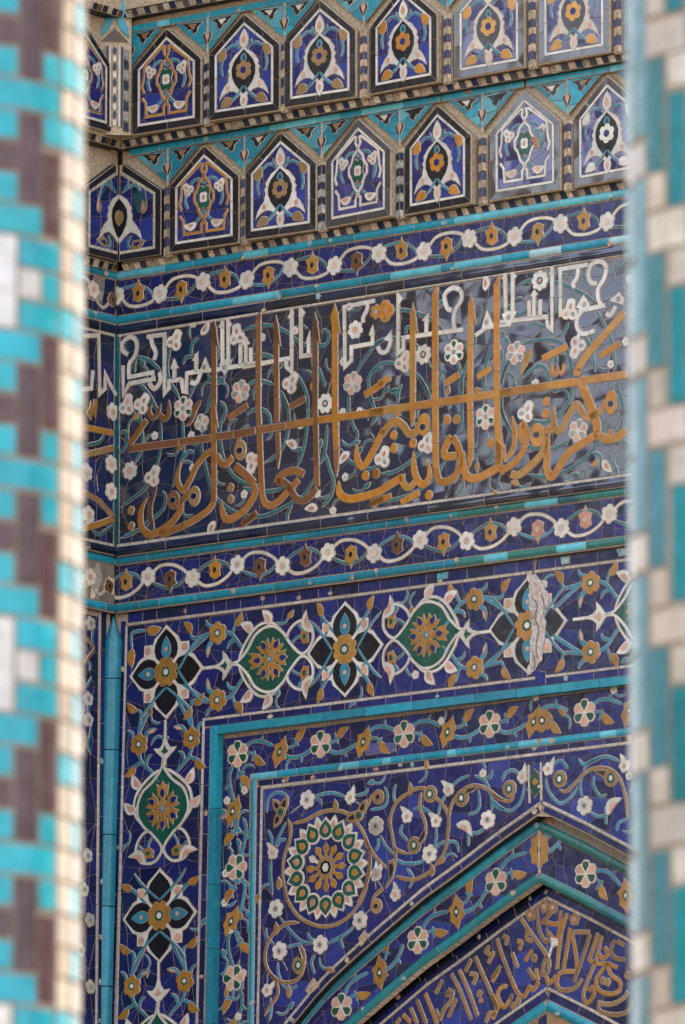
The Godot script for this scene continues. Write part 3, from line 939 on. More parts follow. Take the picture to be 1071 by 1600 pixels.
func white_letters(t: Node3D) -> void:
	var k := [col.white, col.white, col.cream]
	for a in [[-997, 709, -1022, 727, -1024, 755, -997, 773, -969, 769, -954, 742, -962, 702, -989, 673, -993, 635], [-885, 758, -879, 732, -862, 700, -870, 673], [-843, 622, -840, 587, -869, 562, -895, 588], [-644, 598, -666, 560, -694, 566],
		[146, 767, 143, 738, 125, 710, 126, 690], [249, 629, 252, 604, 234, 569, 206, 570, 194, 592], [535, 684, 514, 697, 502, 745, 538, 767, 574, 753, 580, 720, 550, 680, 544, 641, 550, 609], [694, 600, 670, 589, 643, 577],
		[1112, 772, 1106, 734, 1088, 712, 1096, 697], [1195, 699, 1168, 707, 1156, 742, 1174, 774, 1210, 779, 1236, 756, 1227, 714, 1200, 679, 1202, 640, 1215, 619], [1132, 610, 1108, 584, 1105, 550, 1131, 522, 1182, 527], [1235, 584, 1255, 576, 1279, 605]]:
		stroke(t, a, 0.0155, k, true, 0.0, 0.0, 0.003, 0.12, 0.25)
	for a in [[-992, 635, -991, 621, -878, 625, -872, 600, -989, 597, -1018, 558, -1021, 669], [-905, 765, -820, 764, -819, 536, -797, 554, -797, 582, -737, 583, -729, 536, -713, 531, -711, 602, -653, 603], [-772, 586, -772, 654], [-666, 600, -666, 671], [-574, 598, -382, 600],
		[-542, 781, -540, 610], [-514, 787, -512, 622], [-455, 680, -455, 600], [-430, 702, -428, 601], [-405, 661, -404, 603], [-443, 593, -212, 599], [-211, 782, -211, 546, -236, 569, -236, 596], [-169, 782, -167, 599, -119, 599], [-131, 598, -130, 668],
		[180, 766, 37, 760, 40, 534, 70, 554, 70, 605, 169, 607, 169, 665], [288, 780, 288, 553, 313, 568, 313, 610, 586, 606], [418, 613, 419, 677], [676, 599, 809, 601], [757, 611, 805, 611, 967, 606, 973, 570, 993, 554, 994, 788],
		[780, 791, 783, 639], [815, 791, 814, 621], [889, 675, 889, 611], [912, 706, 911, 611], [940, 673, 938, 610], [1154, 774, 1031, 774, 1031, 598], [1114, 609, 1232, 614], [1114, 525, 1107, 501]]:
		stroke(t, a, 0.0150, k, false, 0.0, 0.0, 0.0032, 0.12, 0.25)
	for a in [[-789, 631, -772, 664, -754, 629, -772, 622], [-559, 760, -537, 784, -535, 747], [-518, 787, -496, 762, -514, 741], [-449, 679, -430, 706, -413, 679, -430, 672], [-229, 751, -210, 785, -207, 746], [-171, 787, -148, 762, -166, 739], [283, 785, 310, 758, 290, 736],
		[400, 665, 429, 685, 428, 651], [763, 774, 783, 795, 785, 759], [812, 794, 832, 775, 818, 756], [979, 761, 998, 791, 999, 755], [896, 693, 912, 713, 927, 694, 912, 686], [152, 642, 171, 677, 172, 625], [222, 613, 257, 644, 253, 604], [-144, 645, -125, 692, -122, 647], [-685, 648, -658, 677, -658, 640]]:
		piece(t, "letter_barb", mm(a), 0.0036, col.white, 0.0036)
	for a in [[[-653, 598, -640, 617, -622, 651, -601, 608, -558, 587], [-626, 615]], [[-555, 617, -536, 616, -528, 631, -513, 619, -492, 630, -505, 603, -529, 573, -545, 597], [-528, 603]], [[673, 596, 682, 624, 698, 662, 714, 630, 733, 595], [697, 620]],
		[[766, 641, 784, 644, 796, 650, 811, 643, 834, 643, 817, 618, 799, 587, 780, 611], [797, 625]], [[1103, 623, 1135, 666, 1153, 641, 1166, 615, 1138, 606], [1140, 629]], [[1250, 629, 1274, 642, 1294, 656, 1315, 630, 1314, 606], [1292, 630]]]:
		var p := piece(t, "letter_blossom", mm(a[0]), 0.0040, col.white, 0.0036)
		piece(p, "letter_eye", lobed(mm(a[1])[0], 0.010, 0.010, 0, 0.0, 0.0, 12), 0.005, col.smoke, 0.001, 0.001)


func stem(t: Node3D, a: Array, w: float, ks: Array, barb: int) -> void:
	var p := mm(a)
	stroke(t, a, w, ks, false, 0.0, 0.0, 0.0046, 0.16, 0.36)
	var q := p[0]
	if barb == 0:
		piece(t, "letter_point", PackedVector2Array([q + Vector2(-w * 0.5, -0.001), q + Vector2(w * 0.5, -0.001), q + Vector2(w * 0.5, 0.03), q + Vector2(w * 0.2, 0.026)]), 0.0046, ks[0], 0.0046)
	else:
		piece(t, "letter_point", PackedVector2Array([q + Vector2(-w * 0.5, -0.045), q + Vector2(w * 0.95, -0.085), q + Vector2(w * 0.45, -0.01), q + Vector2(0, 0.03), q + Vector2(-w * 0.5 - (0.008 if barb == 2 else 0.0), -0.02)]), 0.0050, ks[0], 0.005)


func ring(t: Node3D, c: Array, rx: float, ry: float, hole: Array, k: Color, hole_r := 0.014) -> void:
	var p := piece(t, "letter_loop", lobed(mm(c)[0], rx, ry, 0, 0.0, 0.0, 24), 0.0050, k, 0.005)
	piece(p, "letter_eye", lobed(mm(hole)[0], hole_r, hole_r * 0.85, 0, 0.0, 0.0, 14), 0.0060, col.navy, 0.001, 0.0014)


func gold_letters(t: Node3D) -> void:
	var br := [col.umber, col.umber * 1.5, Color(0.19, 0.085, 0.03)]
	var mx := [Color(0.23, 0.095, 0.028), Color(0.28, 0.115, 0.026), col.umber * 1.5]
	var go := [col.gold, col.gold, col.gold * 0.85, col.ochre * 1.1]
	# uprights, from the corner
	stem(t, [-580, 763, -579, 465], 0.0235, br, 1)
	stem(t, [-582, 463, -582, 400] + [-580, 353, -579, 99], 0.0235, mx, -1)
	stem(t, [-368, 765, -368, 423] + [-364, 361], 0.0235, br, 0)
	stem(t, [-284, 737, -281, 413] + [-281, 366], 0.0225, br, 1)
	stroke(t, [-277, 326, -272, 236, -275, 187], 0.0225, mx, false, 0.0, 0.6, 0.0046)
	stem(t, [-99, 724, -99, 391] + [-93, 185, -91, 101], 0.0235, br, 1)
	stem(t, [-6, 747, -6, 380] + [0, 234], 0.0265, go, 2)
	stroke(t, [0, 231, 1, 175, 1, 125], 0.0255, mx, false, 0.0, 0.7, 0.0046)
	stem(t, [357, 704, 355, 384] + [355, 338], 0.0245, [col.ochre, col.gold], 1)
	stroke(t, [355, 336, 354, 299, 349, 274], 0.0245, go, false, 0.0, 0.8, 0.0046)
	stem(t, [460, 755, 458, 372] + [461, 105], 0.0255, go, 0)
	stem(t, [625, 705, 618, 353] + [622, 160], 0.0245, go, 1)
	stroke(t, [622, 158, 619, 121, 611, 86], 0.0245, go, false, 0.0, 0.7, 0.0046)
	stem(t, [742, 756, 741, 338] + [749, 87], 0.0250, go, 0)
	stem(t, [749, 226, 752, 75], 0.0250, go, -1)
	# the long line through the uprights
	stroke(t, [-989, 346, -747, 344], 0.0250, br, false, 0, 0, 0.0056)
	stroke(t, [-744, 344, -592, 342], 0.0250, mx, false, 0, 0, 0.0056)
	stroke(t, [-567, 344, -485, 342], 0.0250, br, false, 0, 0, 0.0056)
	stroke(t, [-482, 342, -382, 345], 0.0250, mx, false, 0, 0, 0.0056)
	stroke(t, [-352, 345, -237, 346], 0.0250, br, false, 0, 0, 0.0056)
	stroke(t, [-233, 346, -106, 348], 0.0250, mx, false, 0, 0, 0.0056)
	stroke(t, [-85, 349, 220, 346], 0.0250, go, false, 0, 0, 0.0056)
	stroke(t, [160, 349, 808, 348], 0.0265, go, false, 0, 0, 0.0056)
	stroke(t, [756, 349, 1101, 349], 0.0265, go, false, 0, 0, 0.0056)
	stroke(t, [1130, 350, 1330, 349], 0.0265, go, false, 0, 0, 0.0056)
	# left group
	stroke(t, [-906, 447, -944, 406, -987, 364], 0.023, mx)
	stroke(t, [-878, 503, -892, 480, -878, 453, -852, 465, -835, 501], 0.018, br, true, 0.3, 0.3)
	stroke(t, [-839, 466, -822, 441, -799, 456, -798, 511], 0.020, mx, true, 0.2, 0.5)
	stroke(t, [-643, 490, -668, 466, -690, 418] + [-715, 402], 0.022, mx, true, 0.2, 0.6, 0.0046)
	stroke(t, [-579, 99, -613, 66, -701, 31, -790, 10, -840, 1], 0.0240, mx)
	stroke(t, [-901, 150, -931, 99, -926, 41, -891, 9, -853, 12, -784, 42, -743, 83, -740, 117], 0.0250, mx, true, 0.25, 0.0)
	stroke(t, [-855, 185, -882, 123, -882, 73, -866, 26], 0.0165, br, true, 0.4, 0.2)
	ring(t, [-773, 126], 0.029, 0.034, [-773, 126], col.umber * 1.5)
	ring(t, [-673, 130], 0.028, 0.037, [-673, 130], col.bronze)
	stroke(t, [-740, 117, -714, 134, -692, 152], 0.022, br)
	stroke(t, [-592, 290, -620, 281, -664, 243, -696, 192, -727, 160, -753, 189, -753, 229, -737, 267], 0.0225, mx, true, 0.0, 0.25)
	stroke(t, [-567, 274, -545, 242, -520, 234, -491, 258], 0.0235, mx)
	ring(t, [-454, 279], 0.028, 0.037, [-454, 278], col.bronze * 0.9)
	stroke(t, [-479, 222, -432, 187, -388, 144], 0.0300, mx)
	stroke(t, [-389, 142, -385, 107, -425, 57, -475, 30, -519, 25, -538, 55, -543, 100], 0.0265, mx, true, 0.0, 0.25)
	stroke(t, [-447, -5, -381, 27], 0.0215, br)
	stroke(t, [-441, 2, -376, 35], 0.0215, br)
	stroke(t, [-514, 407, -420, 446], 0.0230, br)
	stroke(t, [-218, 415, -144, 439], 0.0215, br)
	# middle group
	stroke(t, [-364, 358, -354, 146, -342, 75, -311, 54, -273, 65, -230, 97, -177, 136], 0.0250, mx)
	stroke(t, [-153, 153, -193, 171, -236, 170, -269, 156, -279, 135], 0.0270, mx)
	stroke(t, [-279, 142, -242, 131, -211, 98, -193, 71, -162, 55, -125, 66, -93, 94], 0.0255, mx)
	stroke(t, [10, 110, 14, 65, 48, 40, 97, 36, 176, 44, 219, 54], 0.0275, go, true, 0.2, 0.0)
	stroke(t, [218, 54, 233, 63, 306, 90], 0.0275, go)
	stroke(t, [306, 101, 309, 69, 332, 48, 362, 63], 0.0235, go)
	stroke(t, [358, 181, 361, 112, 379, 69, 403, 51, 428, 70, 431, 104, 419, 145], 0.0255, go, true, 0.3, 0.4)
	stroke(t, [161, 4, 219, 22], 0.0225, go)
	stroke(t, [160, 8, 255, 26], 0.0225, go)
	stroke(t, [300, -3, 385, 24], 0.0215, go)
	stroke(t, [94, 238, 97, 183, 121, 151, 152, 177, 220, 277], 0.0260, go, true, 0.25, 0.0)
	stroke(t, [212, 259, 240, 288, 276, 303, 313, 279, 337, 250, 367, 251, 392, 280], 0.0275, go)
	ring(t, [407, 274], 0.027, 0.041, [404, 265], col.gold)
	stroke(t, [462, 110, 473, 63, 500, 50, 548, 66, 572, 112, 567, 167, 537, 212], 0.0255, go)
	stroke(t, [566, 141, 509, 144, 497, 160, 512, 192, 532, 215], 0.0265, go)
	stroke(t, [591, 154, 587, 101, 608, 57, 650, 47, 704, 61, 755, 80], 0.0280, go, true, 0.3, 0.0)
	stroke(t, [131, 418, 220, 452], 0.0235, go)
	stroke(t, [197, 451, 252, 469], 0.0235, go)
	stroke(t, [504, 416, 570, 442], 0.0240, go)
	stroke(t, [653, 420, 712, 447], 0.0210, go)
	# right group
	stroke(t, [776, 155, 774, 126, 779, 91], 0.012, go, true, 0.5, 0.2)
	stroke(t, [810, 258, 820, 198, 815, 141, 782, 103], 0.0205, go, true, 0.35, 0.2)
	stroke(t, [852, 151, 847, 195, 860, 223, 872, 192, 866, 135, 833, 95, 791, 71, 752, 65], 0.0235, go, true, 0.15, 0.0)
	ring(t, [923, 174], 0.031, 0.043, [922, 176], col.gold)
	stroke(t, [955, 163, 952, 115, 898, 68, 838, 38, 803, 45], 0.0270, go)
	stroke(t, [976, 180, 969, 113, 965, 50, 981, 15, 1005, 27, 1064, 92, 1135, 123, 1191, 147], 0.0280, go, true, 0.25, 0.0)
	stroke(t, [955, 185, 991, 188], 0.024, go)
	stroke(t, [1000, 274, 997, 216, 1011, 183, 1035, 183, 1065, 232, 1100, 267, 1130, 229, 1159, 211, 1206, 230, 1233, 260], 0.0240, go, true, 0.15, 0.0)
	ring(t, [1256, 254], 0.026, 0.044, [1256, 250], col.gold)
	stroke(t, [1317, 577, 1232, 510, 1149, 443, 1106, 395], 0.0275, go)
	stroke(t, [1106, 397, 1104, 371], 0.0260, go)
	stroke(t, [1113, 362, 1136, 311, 1165, 249, 1188, 193, 1194, 154], 0.0330, go)
	stroke(t, [1185, 153, 1223, 127, 1270, 121, 1323, 146], 0.0300, go)
	stroke(t, [947, 453, 1060, 485], 0.0240, go)
	stroke(t, [1205, 431, 1296, 466], 0.0230, go)
	stroke(t, [893, 496, 879, 461, 846, 407], 0.0230, go, true, 0.3, 0.7)
	stroke(t, [988, 434, 989, 399, 1009, 387, 1017, 420], 0.014, go, true, 0.3, 0.2)
	stroke(t, [1021, 393, 1039, 393, 1045, 426], 0.014, go, true, 0.2, 0.3)
	for c in mm([-500, 143, -500, 100, -978, 110, -977, 50]):
		piece(t, "letter_dot", lobed(c, 0.0155, 0.0165, 4, 0.12, 0.4, 16), 0.0046, col.bronze * 0.9, 0.0046)
	for c in mm([136, 115, 185, 117] + [185, 118, 429, 9, 267, 251, 267, 202, 356, 211, 513, 279, 556, 276, 712, 170] + [966, 292, 963, 249]):
		piece(t, "letter_dot", lobed(c, 0.0165, 0.0175, 4, 0.12, 0.4, 16), 0.0046, col.gold, 0.0046)


# ---------------------------------------------------------------- the L of black quatrefoils and green medallions

var turned := Transform2D()      # how the motif in hand is set on its panel


func set_pts(a: PackedVector2Array) -> PackedVector2Array:
	var r := PackedVector2Array()
	for q in a:
		r.append(turned * q)
	return r


func put(par: Node3D, nm: String, a: PackedVector2Array, z: float, k: Color, depth := -1.0, rim := 0.002) -> MeshInstance3D:
	return piece(par, nm, set_pts(a), z, k, z if depth < 0.0 else depth, rim)


func line(par: Node3D, nm: String, a: Array, w: float, z: float, k: Color, t0 := 0.0, t1 := 0.0) -> void:
	ribbon(par, nm, set_pts(smooth(mm(a))), w, w, z, k, 0.0, z, "glaze", t0, t1)


func quatrefoil(t: Node3D, c: Vector2, broken := false) -> void:
	turned = Transform2D(0.0, c)
	var q := PackedVector2Array()
	for i in 4:
		var r := Transform2D(PI / 2 * i, Vector2.ZERO)
		for p in mm([178, 0, 150, 30, 130, 56, 108, 64, 108, 106, 66, 108, 56, 130, 30, 150]):
			q.append(r * p)
	var f := put(t, "white_quatrefoil", q, 0.002, col.white)
	for i in 4:
		if broken and i == 0:
			continue
		turned = Transform2D(PI / 2 * i, c)
		put(f, "black_petal", mm([40, 0, 44, 34, 60, 50, 84, 56, 106, 53, 126, 42, 146, 22, 164, 0, 146, -22, 126, -42, 106, -53, 84, -56, 60, -50, 44, -34]), 0.003, col.ink, 0.001, 0.0012)
		put(f, "corner_bead", lobed(Vector2(0.088, 0.088), 0.015, 0.015, 0, 0.0, 0.0, 12), 0.003, col.pink, 0.001, 0.001)
	turned = Transform2D(0.0, c)
	flower(t, c, 0.057, 8, col.ochre, col.green, 0.0044, col.white)


func drops(t: Node3D, c: Vector2, angs: Array) -> void:
	for a in angs:
		var d := Vector2.from_angle(deg_to_rad(a))
		var b := piece(t, "blue_drop", leaf(c + d * 0.05, a, 0.085, 0.046), 0.0042, col.vine, 0.001, 0.0012)
		piece(b, "drop_heart", lobed(c + d * 0.086, 0.0085, 0.0085, 0, 0.0, 0.0, 10), 0.0048, col.pink, 0.001, 0.001)


func cross_vines(t: Node3D, c: Vector2, ang: float, long: float) -> void:
	turned = Transform2D(deg_to_rad(ang), c)
	for s in [-1, 1]:
		line(t, "vine", flip_y([58, 0, 90, 44, 130, 92, long, 124], s), 0.009, 0.0040, col.vine, 0.1, 0.2)


func flip_y(a: Array, s: int) -> Array:
	var r := a.duplicate()
	for k in range(1, r.size(), 2):
		r[k] = r[k] * s
	return r


# green medallion; its loops point along +x, its leaves open along -x
func medallion(t: Node3D, c: Vector2, ang: float) -> void:
	turned = Transform2D(deg_to_rad(ang), c)
	var g := put(t, "green_medallion", mm([-158, 0, -110, 44, -76, 88, -30, 114, 16, 116, 60, 88, 92, 44, 146, 0, 92, -44, 60, -88, 16, -116, -30, -114, -76, -88, -110, -44]), 0.0016, col.green)
	for s in [-1, 1]:
		line(t, "white_outline", flip_y([-190, 0, -150, 8, -104, 50, -72, 96, -26, 120, 18, 120, 62, 90, 96, 46, 150, 4, 196, 40, 196, 96, 162, 128, 120, 122, 88, 96, 76, 66], s), 0.0085, 0.0034, col.white)
		line(t, "white_outline", flip_y([-150, 10, -128, 56, -84, 112, -40, 136, 10, 134, 52, 104], s), 0.009, 0.0030, col.white, 0.1, 0.3)
		put(t, "green_leaf", leaf(turned.affine_inverse() * (turned * Vector2(-0.128, s * 0.042)), s * 58.0, 0.062, 0.018), 0.0024, col.green)
		put(t, "green_leaf", leaf(Vector2(-0.062, s * 0.118), s * 20.0, 0.05, 0.018), 0.0024, col.green)
		for q in [[-84.0, 108.0, 146.0], [0.0, 128.0, 122.0]]:
			var p := put(t, "white_petal", leaf(Vector2(q[0], s * q[1]) * 0.001, s * q[2], 0.07, 0.038, 0.12 * s), 0.0036, col.white)
			put(p, "petal_heart", leaf(Vector2(q[0], s * q[1]) * 0.001 + Vector2.from_angle(deg_to_rad(s * q[2])) * 0.008, s * q[2], 0.042, 0.022, 0.1 * s), 0.0042, col.pink, 0.001, 0.001)
		var e := put(t, "white_petal", leaf(Vector2(0.196, s * 0.08), s * 108.0, 0.09, 0.036, -0.22 * s), 0.0036, col.white)
		put(e, "petal_heart", leaf(Vector2(0.192, s * 0.096), s * 112.0, 0.056, 0.02, -0.2 * s), 0.0042, col.pink, 0.001, 0.001)
		var h := put(t, "half_flower", mm([156, 42 * s, 140, 66 * s, 146, 92 * s, 164, 84 * s, 178, 98 * s, 180, 46 * s]), 0.0030, col.ochre)
		put(h, "flower_eye", lobed(Vector2(0.162, s * 0.068), 0.009, 0.012, 0, 0.0, 0.0, 10), 0.0038, col.green, 0.001, 0.001)
		line(t, "vine", flip_y([92, 44, 122, 66, 142, 72], s), 0.008, 0.0028, col.vine)
		line(t, "vine", flip_y([150, 96, 134, 112, 138, 128], s), 0.008, 0.0028, col.vine, 0.1, 0.4)
	var heart := put(g, "gold_cross", lobed(Vector2.ZERO, 0.034, 0.034, 6, 0.12), 0.0028, col.ochre, 0.0012)
	for i in 6:
		var a := 60.0 * i
		var long := 0.098 if i == 3 else 0.078
		var p := PackedVector2Array()
		for q in mm([14, 8, 34, 8, 46, 23, 82, 29, 74, 12, 90, 0, 74, -12, 82, -29, 46, -23, 34, -8, 14, -8]):
			p.append((q * Vector2(long / 0.086, 1.0)).rotated(deg_to_rad(a)))
		var arm := put(heart, "gold_arm", p, 0.0034, col.ochre, 0.002)
		put(heart, "arm_eye", leaf(Vector2.from_angle(deg_to_rad(a)) * 0.044, a, 0.034, 0.022), 0.0044, col.cobalt, 0.001, 0.001)
	put(heart, "heart_stone", lobed(Vector2.ZERO, 0.013, 0.013, 4, 0.2), 0.0046, col.vine, 0.001, 0.001)
	put(heart, "heart_bead", lobed(Vector2(-0.002, 0), 0.006, 0.006, 0, 0.0, 0.0, 10), 0.0052, col.pink, 0.001, 0.0008)


# the white trefoil, the two gold flowers and the budding sprays beside it; +x is away from the quatrefoil
func spray(t: Node3D, c: Vector2, ang: float, green: bool) -> void:
	turned = Transform2D(deg_to_rad(ang), c)
	line(t, "white_outline", [-80, 0, 0, 0], 0.009, 0.0026, col.white)
	line(t, "white_outline", [40, 0, 90, 0], 0.009, 0.0026, col.white)
	var p := put(t, "white_trefoil", mm([-30, 0, 10, 12, 26, 26, 24, 54, 40, 40, 52, 24, 70, 4, 70, -4, 52, -24, 40, -40, 24, -54, 26, -26, 10, -12]), 0.003, col.white)
	put(p, "trefoil_heart", mm([12, 0, 30, 8, 38, 18, 48, 0, 38, -18, 30, -8]), 0.0038, col.green if green else col.pink, 0.001, 0.001)
	for s in [-1, 1]:
		line(t, "vine", flip_y([-190, 34, -110, 86, -40, 128], s), 0.011, 0.0022, col.vine, 0.1, 0.1)
		line(t, "vine", flip_y([30, 128, 70, 112, 110, 66, 150, 30], s), 0.011, 0.0022, col.vine, 0.0, 0.2)
		line(t, "vine", flip_y([-30, 130, -76, 122, -120, 120, -134, 150], s), 0.011, 0.0020, col.vine, 0.0, 0.3)
		line(t, "vine", flip_y([66, 112, 80, 144, 90, 172], s), 0.010, 0.0020, col.vine, 0.0, 0.2)
		line(t, "vine", flip_y([84, 92, 56, 84, 44, 62], s), 0.011, 0.0020, col.vine, 0.0, 0.4)
		line(t, "vine", flip_y([-20, 100, -44, 80, -50, 40], s), 0.016, 0.0020, col.vine, 0.2, 0.5)
		put(t, "vine_heart", leaf(Vector2(-0.048, s * 0.048), s * 75.0, 0.036, 0.012), 0.0034, col.pink)
		line(t, "vine", flip_y([-16, 152, -44, 160, -58, 182], s), 0.011, 0.0020, col.vine, 0.0, 0.4)
		flower(t, turned * Vector2(0, s * 0.126), 0.041, 6, col.ochre, col.green, 0.0034, col.white)
		turned = Transform2D(deg_to_rad(ang), c)
		put(t, "bud", leaf(Vector2(0.086, s * 0.142), s * 62.0, 0.06, 0.03, 0.12 * s), 0.0032, col.ochre)
		put(t, "bud", leaf(Vector2(-0.126, s * 0.138), s * 128.0, 0.058, 0.028, 0.12 * s), 0.0032, col.ochre)


func bud_pair(t: Node3D, c: Vector2, ang: float) -> void:
	turned = Transform2D(deg_to_rad(ang), c)
	for s in [-1, 1]:
		line(t, "vine", flip_y([44, 60, 96, 116, 118, 152], s), 0.011, 0.0022, col.vine, 0.1, 0.2)
		line(t, "vine", flip_y([92, 112, 84, 76, 110, 40], s), 0.011, 0.0020, col.vine, 0.2, 0.3)
		put(t, "bud", leaf(Vector2(0.112, s * 0.134), s * 70.0, 0.056, 0.028, -0.1 * s), 0.0032, col.ochre)


func floral_panel() -> void:
	var t := on_wall("floral_tilework", "L-shaped blue panel of black quatrefoils, green medallions and gold flowers", "tile panel", -0.4, -1.9, 0.0)
	var outer := mm([-1086, -268, 2400, -268, 2400, -745, -618, -745, -640, -2000, -1150, -2000])
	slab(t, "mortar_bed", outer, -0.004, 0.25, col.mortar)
	var k := [col.cobalt, col.cobalt, col.cobalt2, col.cobalt * 1.25]
	run_of(t, "shade_strip", mm([-1020, -290, 1700, -294]), 0.036, 0.05, 0.16, 0.0, k)
	run_of(t, "shade_strip", mm([-650, -725, 1700, -724]), 0.024, 0.05, 0.16, 0.0, k)
	run_of(t, "shade_strip", mm([-1042, -300, -1098, -2000]), 0.024, 0.08, 0.2, 0.0, k)
	run_of(t, "shade_strip", mm([-636, -745, -668, -2000]), 0.024, 0.05, 0.16, 0.0, k)
	run_of(t, "white_line", mm([-1028, -315, 1700, -320]), 0.008, 0.05, 0.3, 0.002, [col.line, col.cream], 0.0, 0.004, "worn")
	run_of(t, "white_line", mm([-655, -711, 1700, -706]), 0.008, 0.05, 0.3, 0.002, [col.line, col.cream], 0.0, 0.004, "worn")
	run_of(t, "white_line", mm([-1028, -320, -1072, -2000]), 0.008, 0.1, 0.4, 0.002, [col.line, col.white], 0.0, 0.004, "worn")
	run_of(t, "white_line", mm([-655, -716, -687, -2000]), 0.008, 0.1, 0.4, 0.002, [col.line, col.white], 0.0, 0.004, "worn")
	ground(t, mm([-1023, -322, 1700, -326, 1700, -700, -660, -705, -692, -1980, -1066, -1980]), 0.084, 0.078, 0.0, k + [col.cobalt2])
	var u := -0.578
	bar(t, "turquoise_bar", mm([-612, -742, -578, -742, -578, -775]), 0.013, 0.036, col.turq)
	while u < 1.7:
		var e := u + rng.randf_range(0.12, 0.3)
		bar(t, "turquoise_bar", PackedVector2Array([Vector2(u + 0.001, -0.742), Vector2(e - 0.001, -0.742), Vector2(e - 0.001, -0.771), Vector2(u + 0.001, -0.773)]), 0.013 + rng.randf_range(-0.001, 0.001), 0.036, [col.turq, col.turq, col.turq2][rng.randi() % 3])
		u = e
	var v := -0.745
	while v > -1.99:
		var e := v - rng.randf_range(0.2, 0.34)
		var l := -0.612 - (v + 0.745) * -0.0185
		var l2 := -0.612 - (e + 0.745) * -0.0185
		bar(t, "turquoise_bar", PackedVector2Array([Vector2(l, v - 0.001), Vector2(l2, e + 0.001), Vector2(l2 + 0.033, e + 0.001), Vector2(l + 0.033, v - (0.031 if v > -0.75 else 0.001))]), 0.013, 0.036, [col.turq, col.turq2][rng.randi() % 2])
		v = e
	quatrefoil(t, Vector2(-0.833, -0.514))
	drops(t, Vector2(-0.833, -0.514), [90, 180])
	quatrefoil(t, Vector2(0.013, -0.514))
	drops(t, Vector2(0.013, -0.514), [90, 270])
	quatrefoil(t, Vector2(0.850, -0.512))
	drops(t, Vector2(0.850, -0.512), [90, 270])
	quatrefoil(t, Vector2(-0.861, -1.428))
	drops(t, Vector2(-0.861, -1.428), [0, 180])
	medallion(t, Vector2(-0.338, -0.515), 0)
	medallion(t, Vector2(0.390, -0.500), 180)
	medallion(t, Vector2(1.390, -0.508), 0)
	medallion(t, Vector2(-0.848, -1.028), -90)
	medallion(t, Vector2(-0.872, -1.945), -90)
	spray(t, Vector2(-0.588, -0.518), 0, true)
	spray(t, Vector2(0.610, -0.516), 180, true)
	spray(t, Vector2(1.134, -0.512), 0, false)
	spray(t, Vector2(-0.838, -0.775), -90, true)
	spray(t, Vector2(-0.866, -1.682), -90, false)
	for a in [[-0.833, -0.514, 0.0], [-0.833, -0.514, -90.0], [0.013, -0.514, 180.0], [0.013, -0.514, 0.0], [0.85, -0.512, 180.0], [0.85, -0.512, 0.0], [-0.861, -1.428, 90.0], [-0.861, -1.428, -90.0]]:
		cross_vines(t, Vector2(a[0], a[1]), a[2], 168)
	for a in [[0.013, -0.514, 180.0], [0.013, -0.514, 0.0], [-0.861, -1.428, 90.0]]:
		bud_pair(t, Vector2(a[0], a[1]), a[2])
	bud(t, Vector2(-0.93, -0.345), 0, 0.07, col.ochre)
	bud(t, Vector2(-1.0, -0.41), -90, 0.07, col.ochre)
	vine(t, [-935, -346, -1000, -350, -1002, -400, -998, -412], 0.010)
	sprigs(t, mm([-1010, -335, 1350, -340, 1350, -690, -660, -695, -690, -1900, -1050, -1900]), 80, col.vine, 0.030)
	# the scar in the third quatrefoil, filled with plaster
	var p := piece(t, "plaster_patch", ragged(mm([847, -321, 888, -330, 926, -376, 949, -417, 939, -464, 930, -492, 934, -550, 921, -630, 898, -666, 862, -696, 849, -695, 859, -648, 866, -591, 869, -524, 862, -465, 858, -407, 861, -359]), 0.006), 0.0054, Color(0.66, 0.60, 0.52), 0.002, 0.002, "worn")
	for a in [[870, -341, 917, -379, 929, -414, 893, -420, 870, -389], [869, -456, 899, -469, 896, -507, 875, -524, 867, -485], [886, -612, 910, -629, 892, -661, 868, -678], [905, -489, 926, -510, 922, -548, 900, -556]]:
		piece(p, "stain", ragged(mm(a), 0.005), 0.0057, [col.cream, col.cream * 0.8, Color(0.55, 0.46, 0.38), col.smoke * 1.6][rng.randi() % 4], 0.0003, 0.001, "worn")
	for a in [[870, -408, 899, -445, 887, -487, 904, -532, 892, -584, 898, -642], [917, -404, 929, -448, 925, -481], [874, -611, 886, -651, 880, -679]]:
		ribbon(p, "crack", smooth(mm(a)), 0.0022, 0.0018, 0.0062, col.dust * 0.5, 0.0, 0.0005, "mortar", 0.3, 0.3)
	ribbon(t, "seam", smooth(mm([884, -268, 878, -330, 892, -380])), 0.012, 0.006, 0.004, col.dust * 0.5, 0.0, 0.004, "mortar")
	for a in [[[1000, -280, 1040, -278, 1036, -304, 1006, -306], "pale"], [[1250, -276, 1300, -274, 1300, -300, 1262, -304], "pale"], [[440, -278, 490, -276, 486, -300, 440, -302], "aqua"], [[880, -680, 930, -690, 930, -735, 890, -738], "royal"]]:
		piece(t, "repair_patch", mm(a[0]), 0.0034, col[a[1]], 0.003, 0.001, "worn")


# ---------------------------------------------------------------- the inner floral frame

func wheel_flower(t: Node3D, c: Vector2, r: float, turn: float) -> void:
	wheel(t, c, r, 6, col.cream, [col.pink, col.green], 0.0026, null, turn)


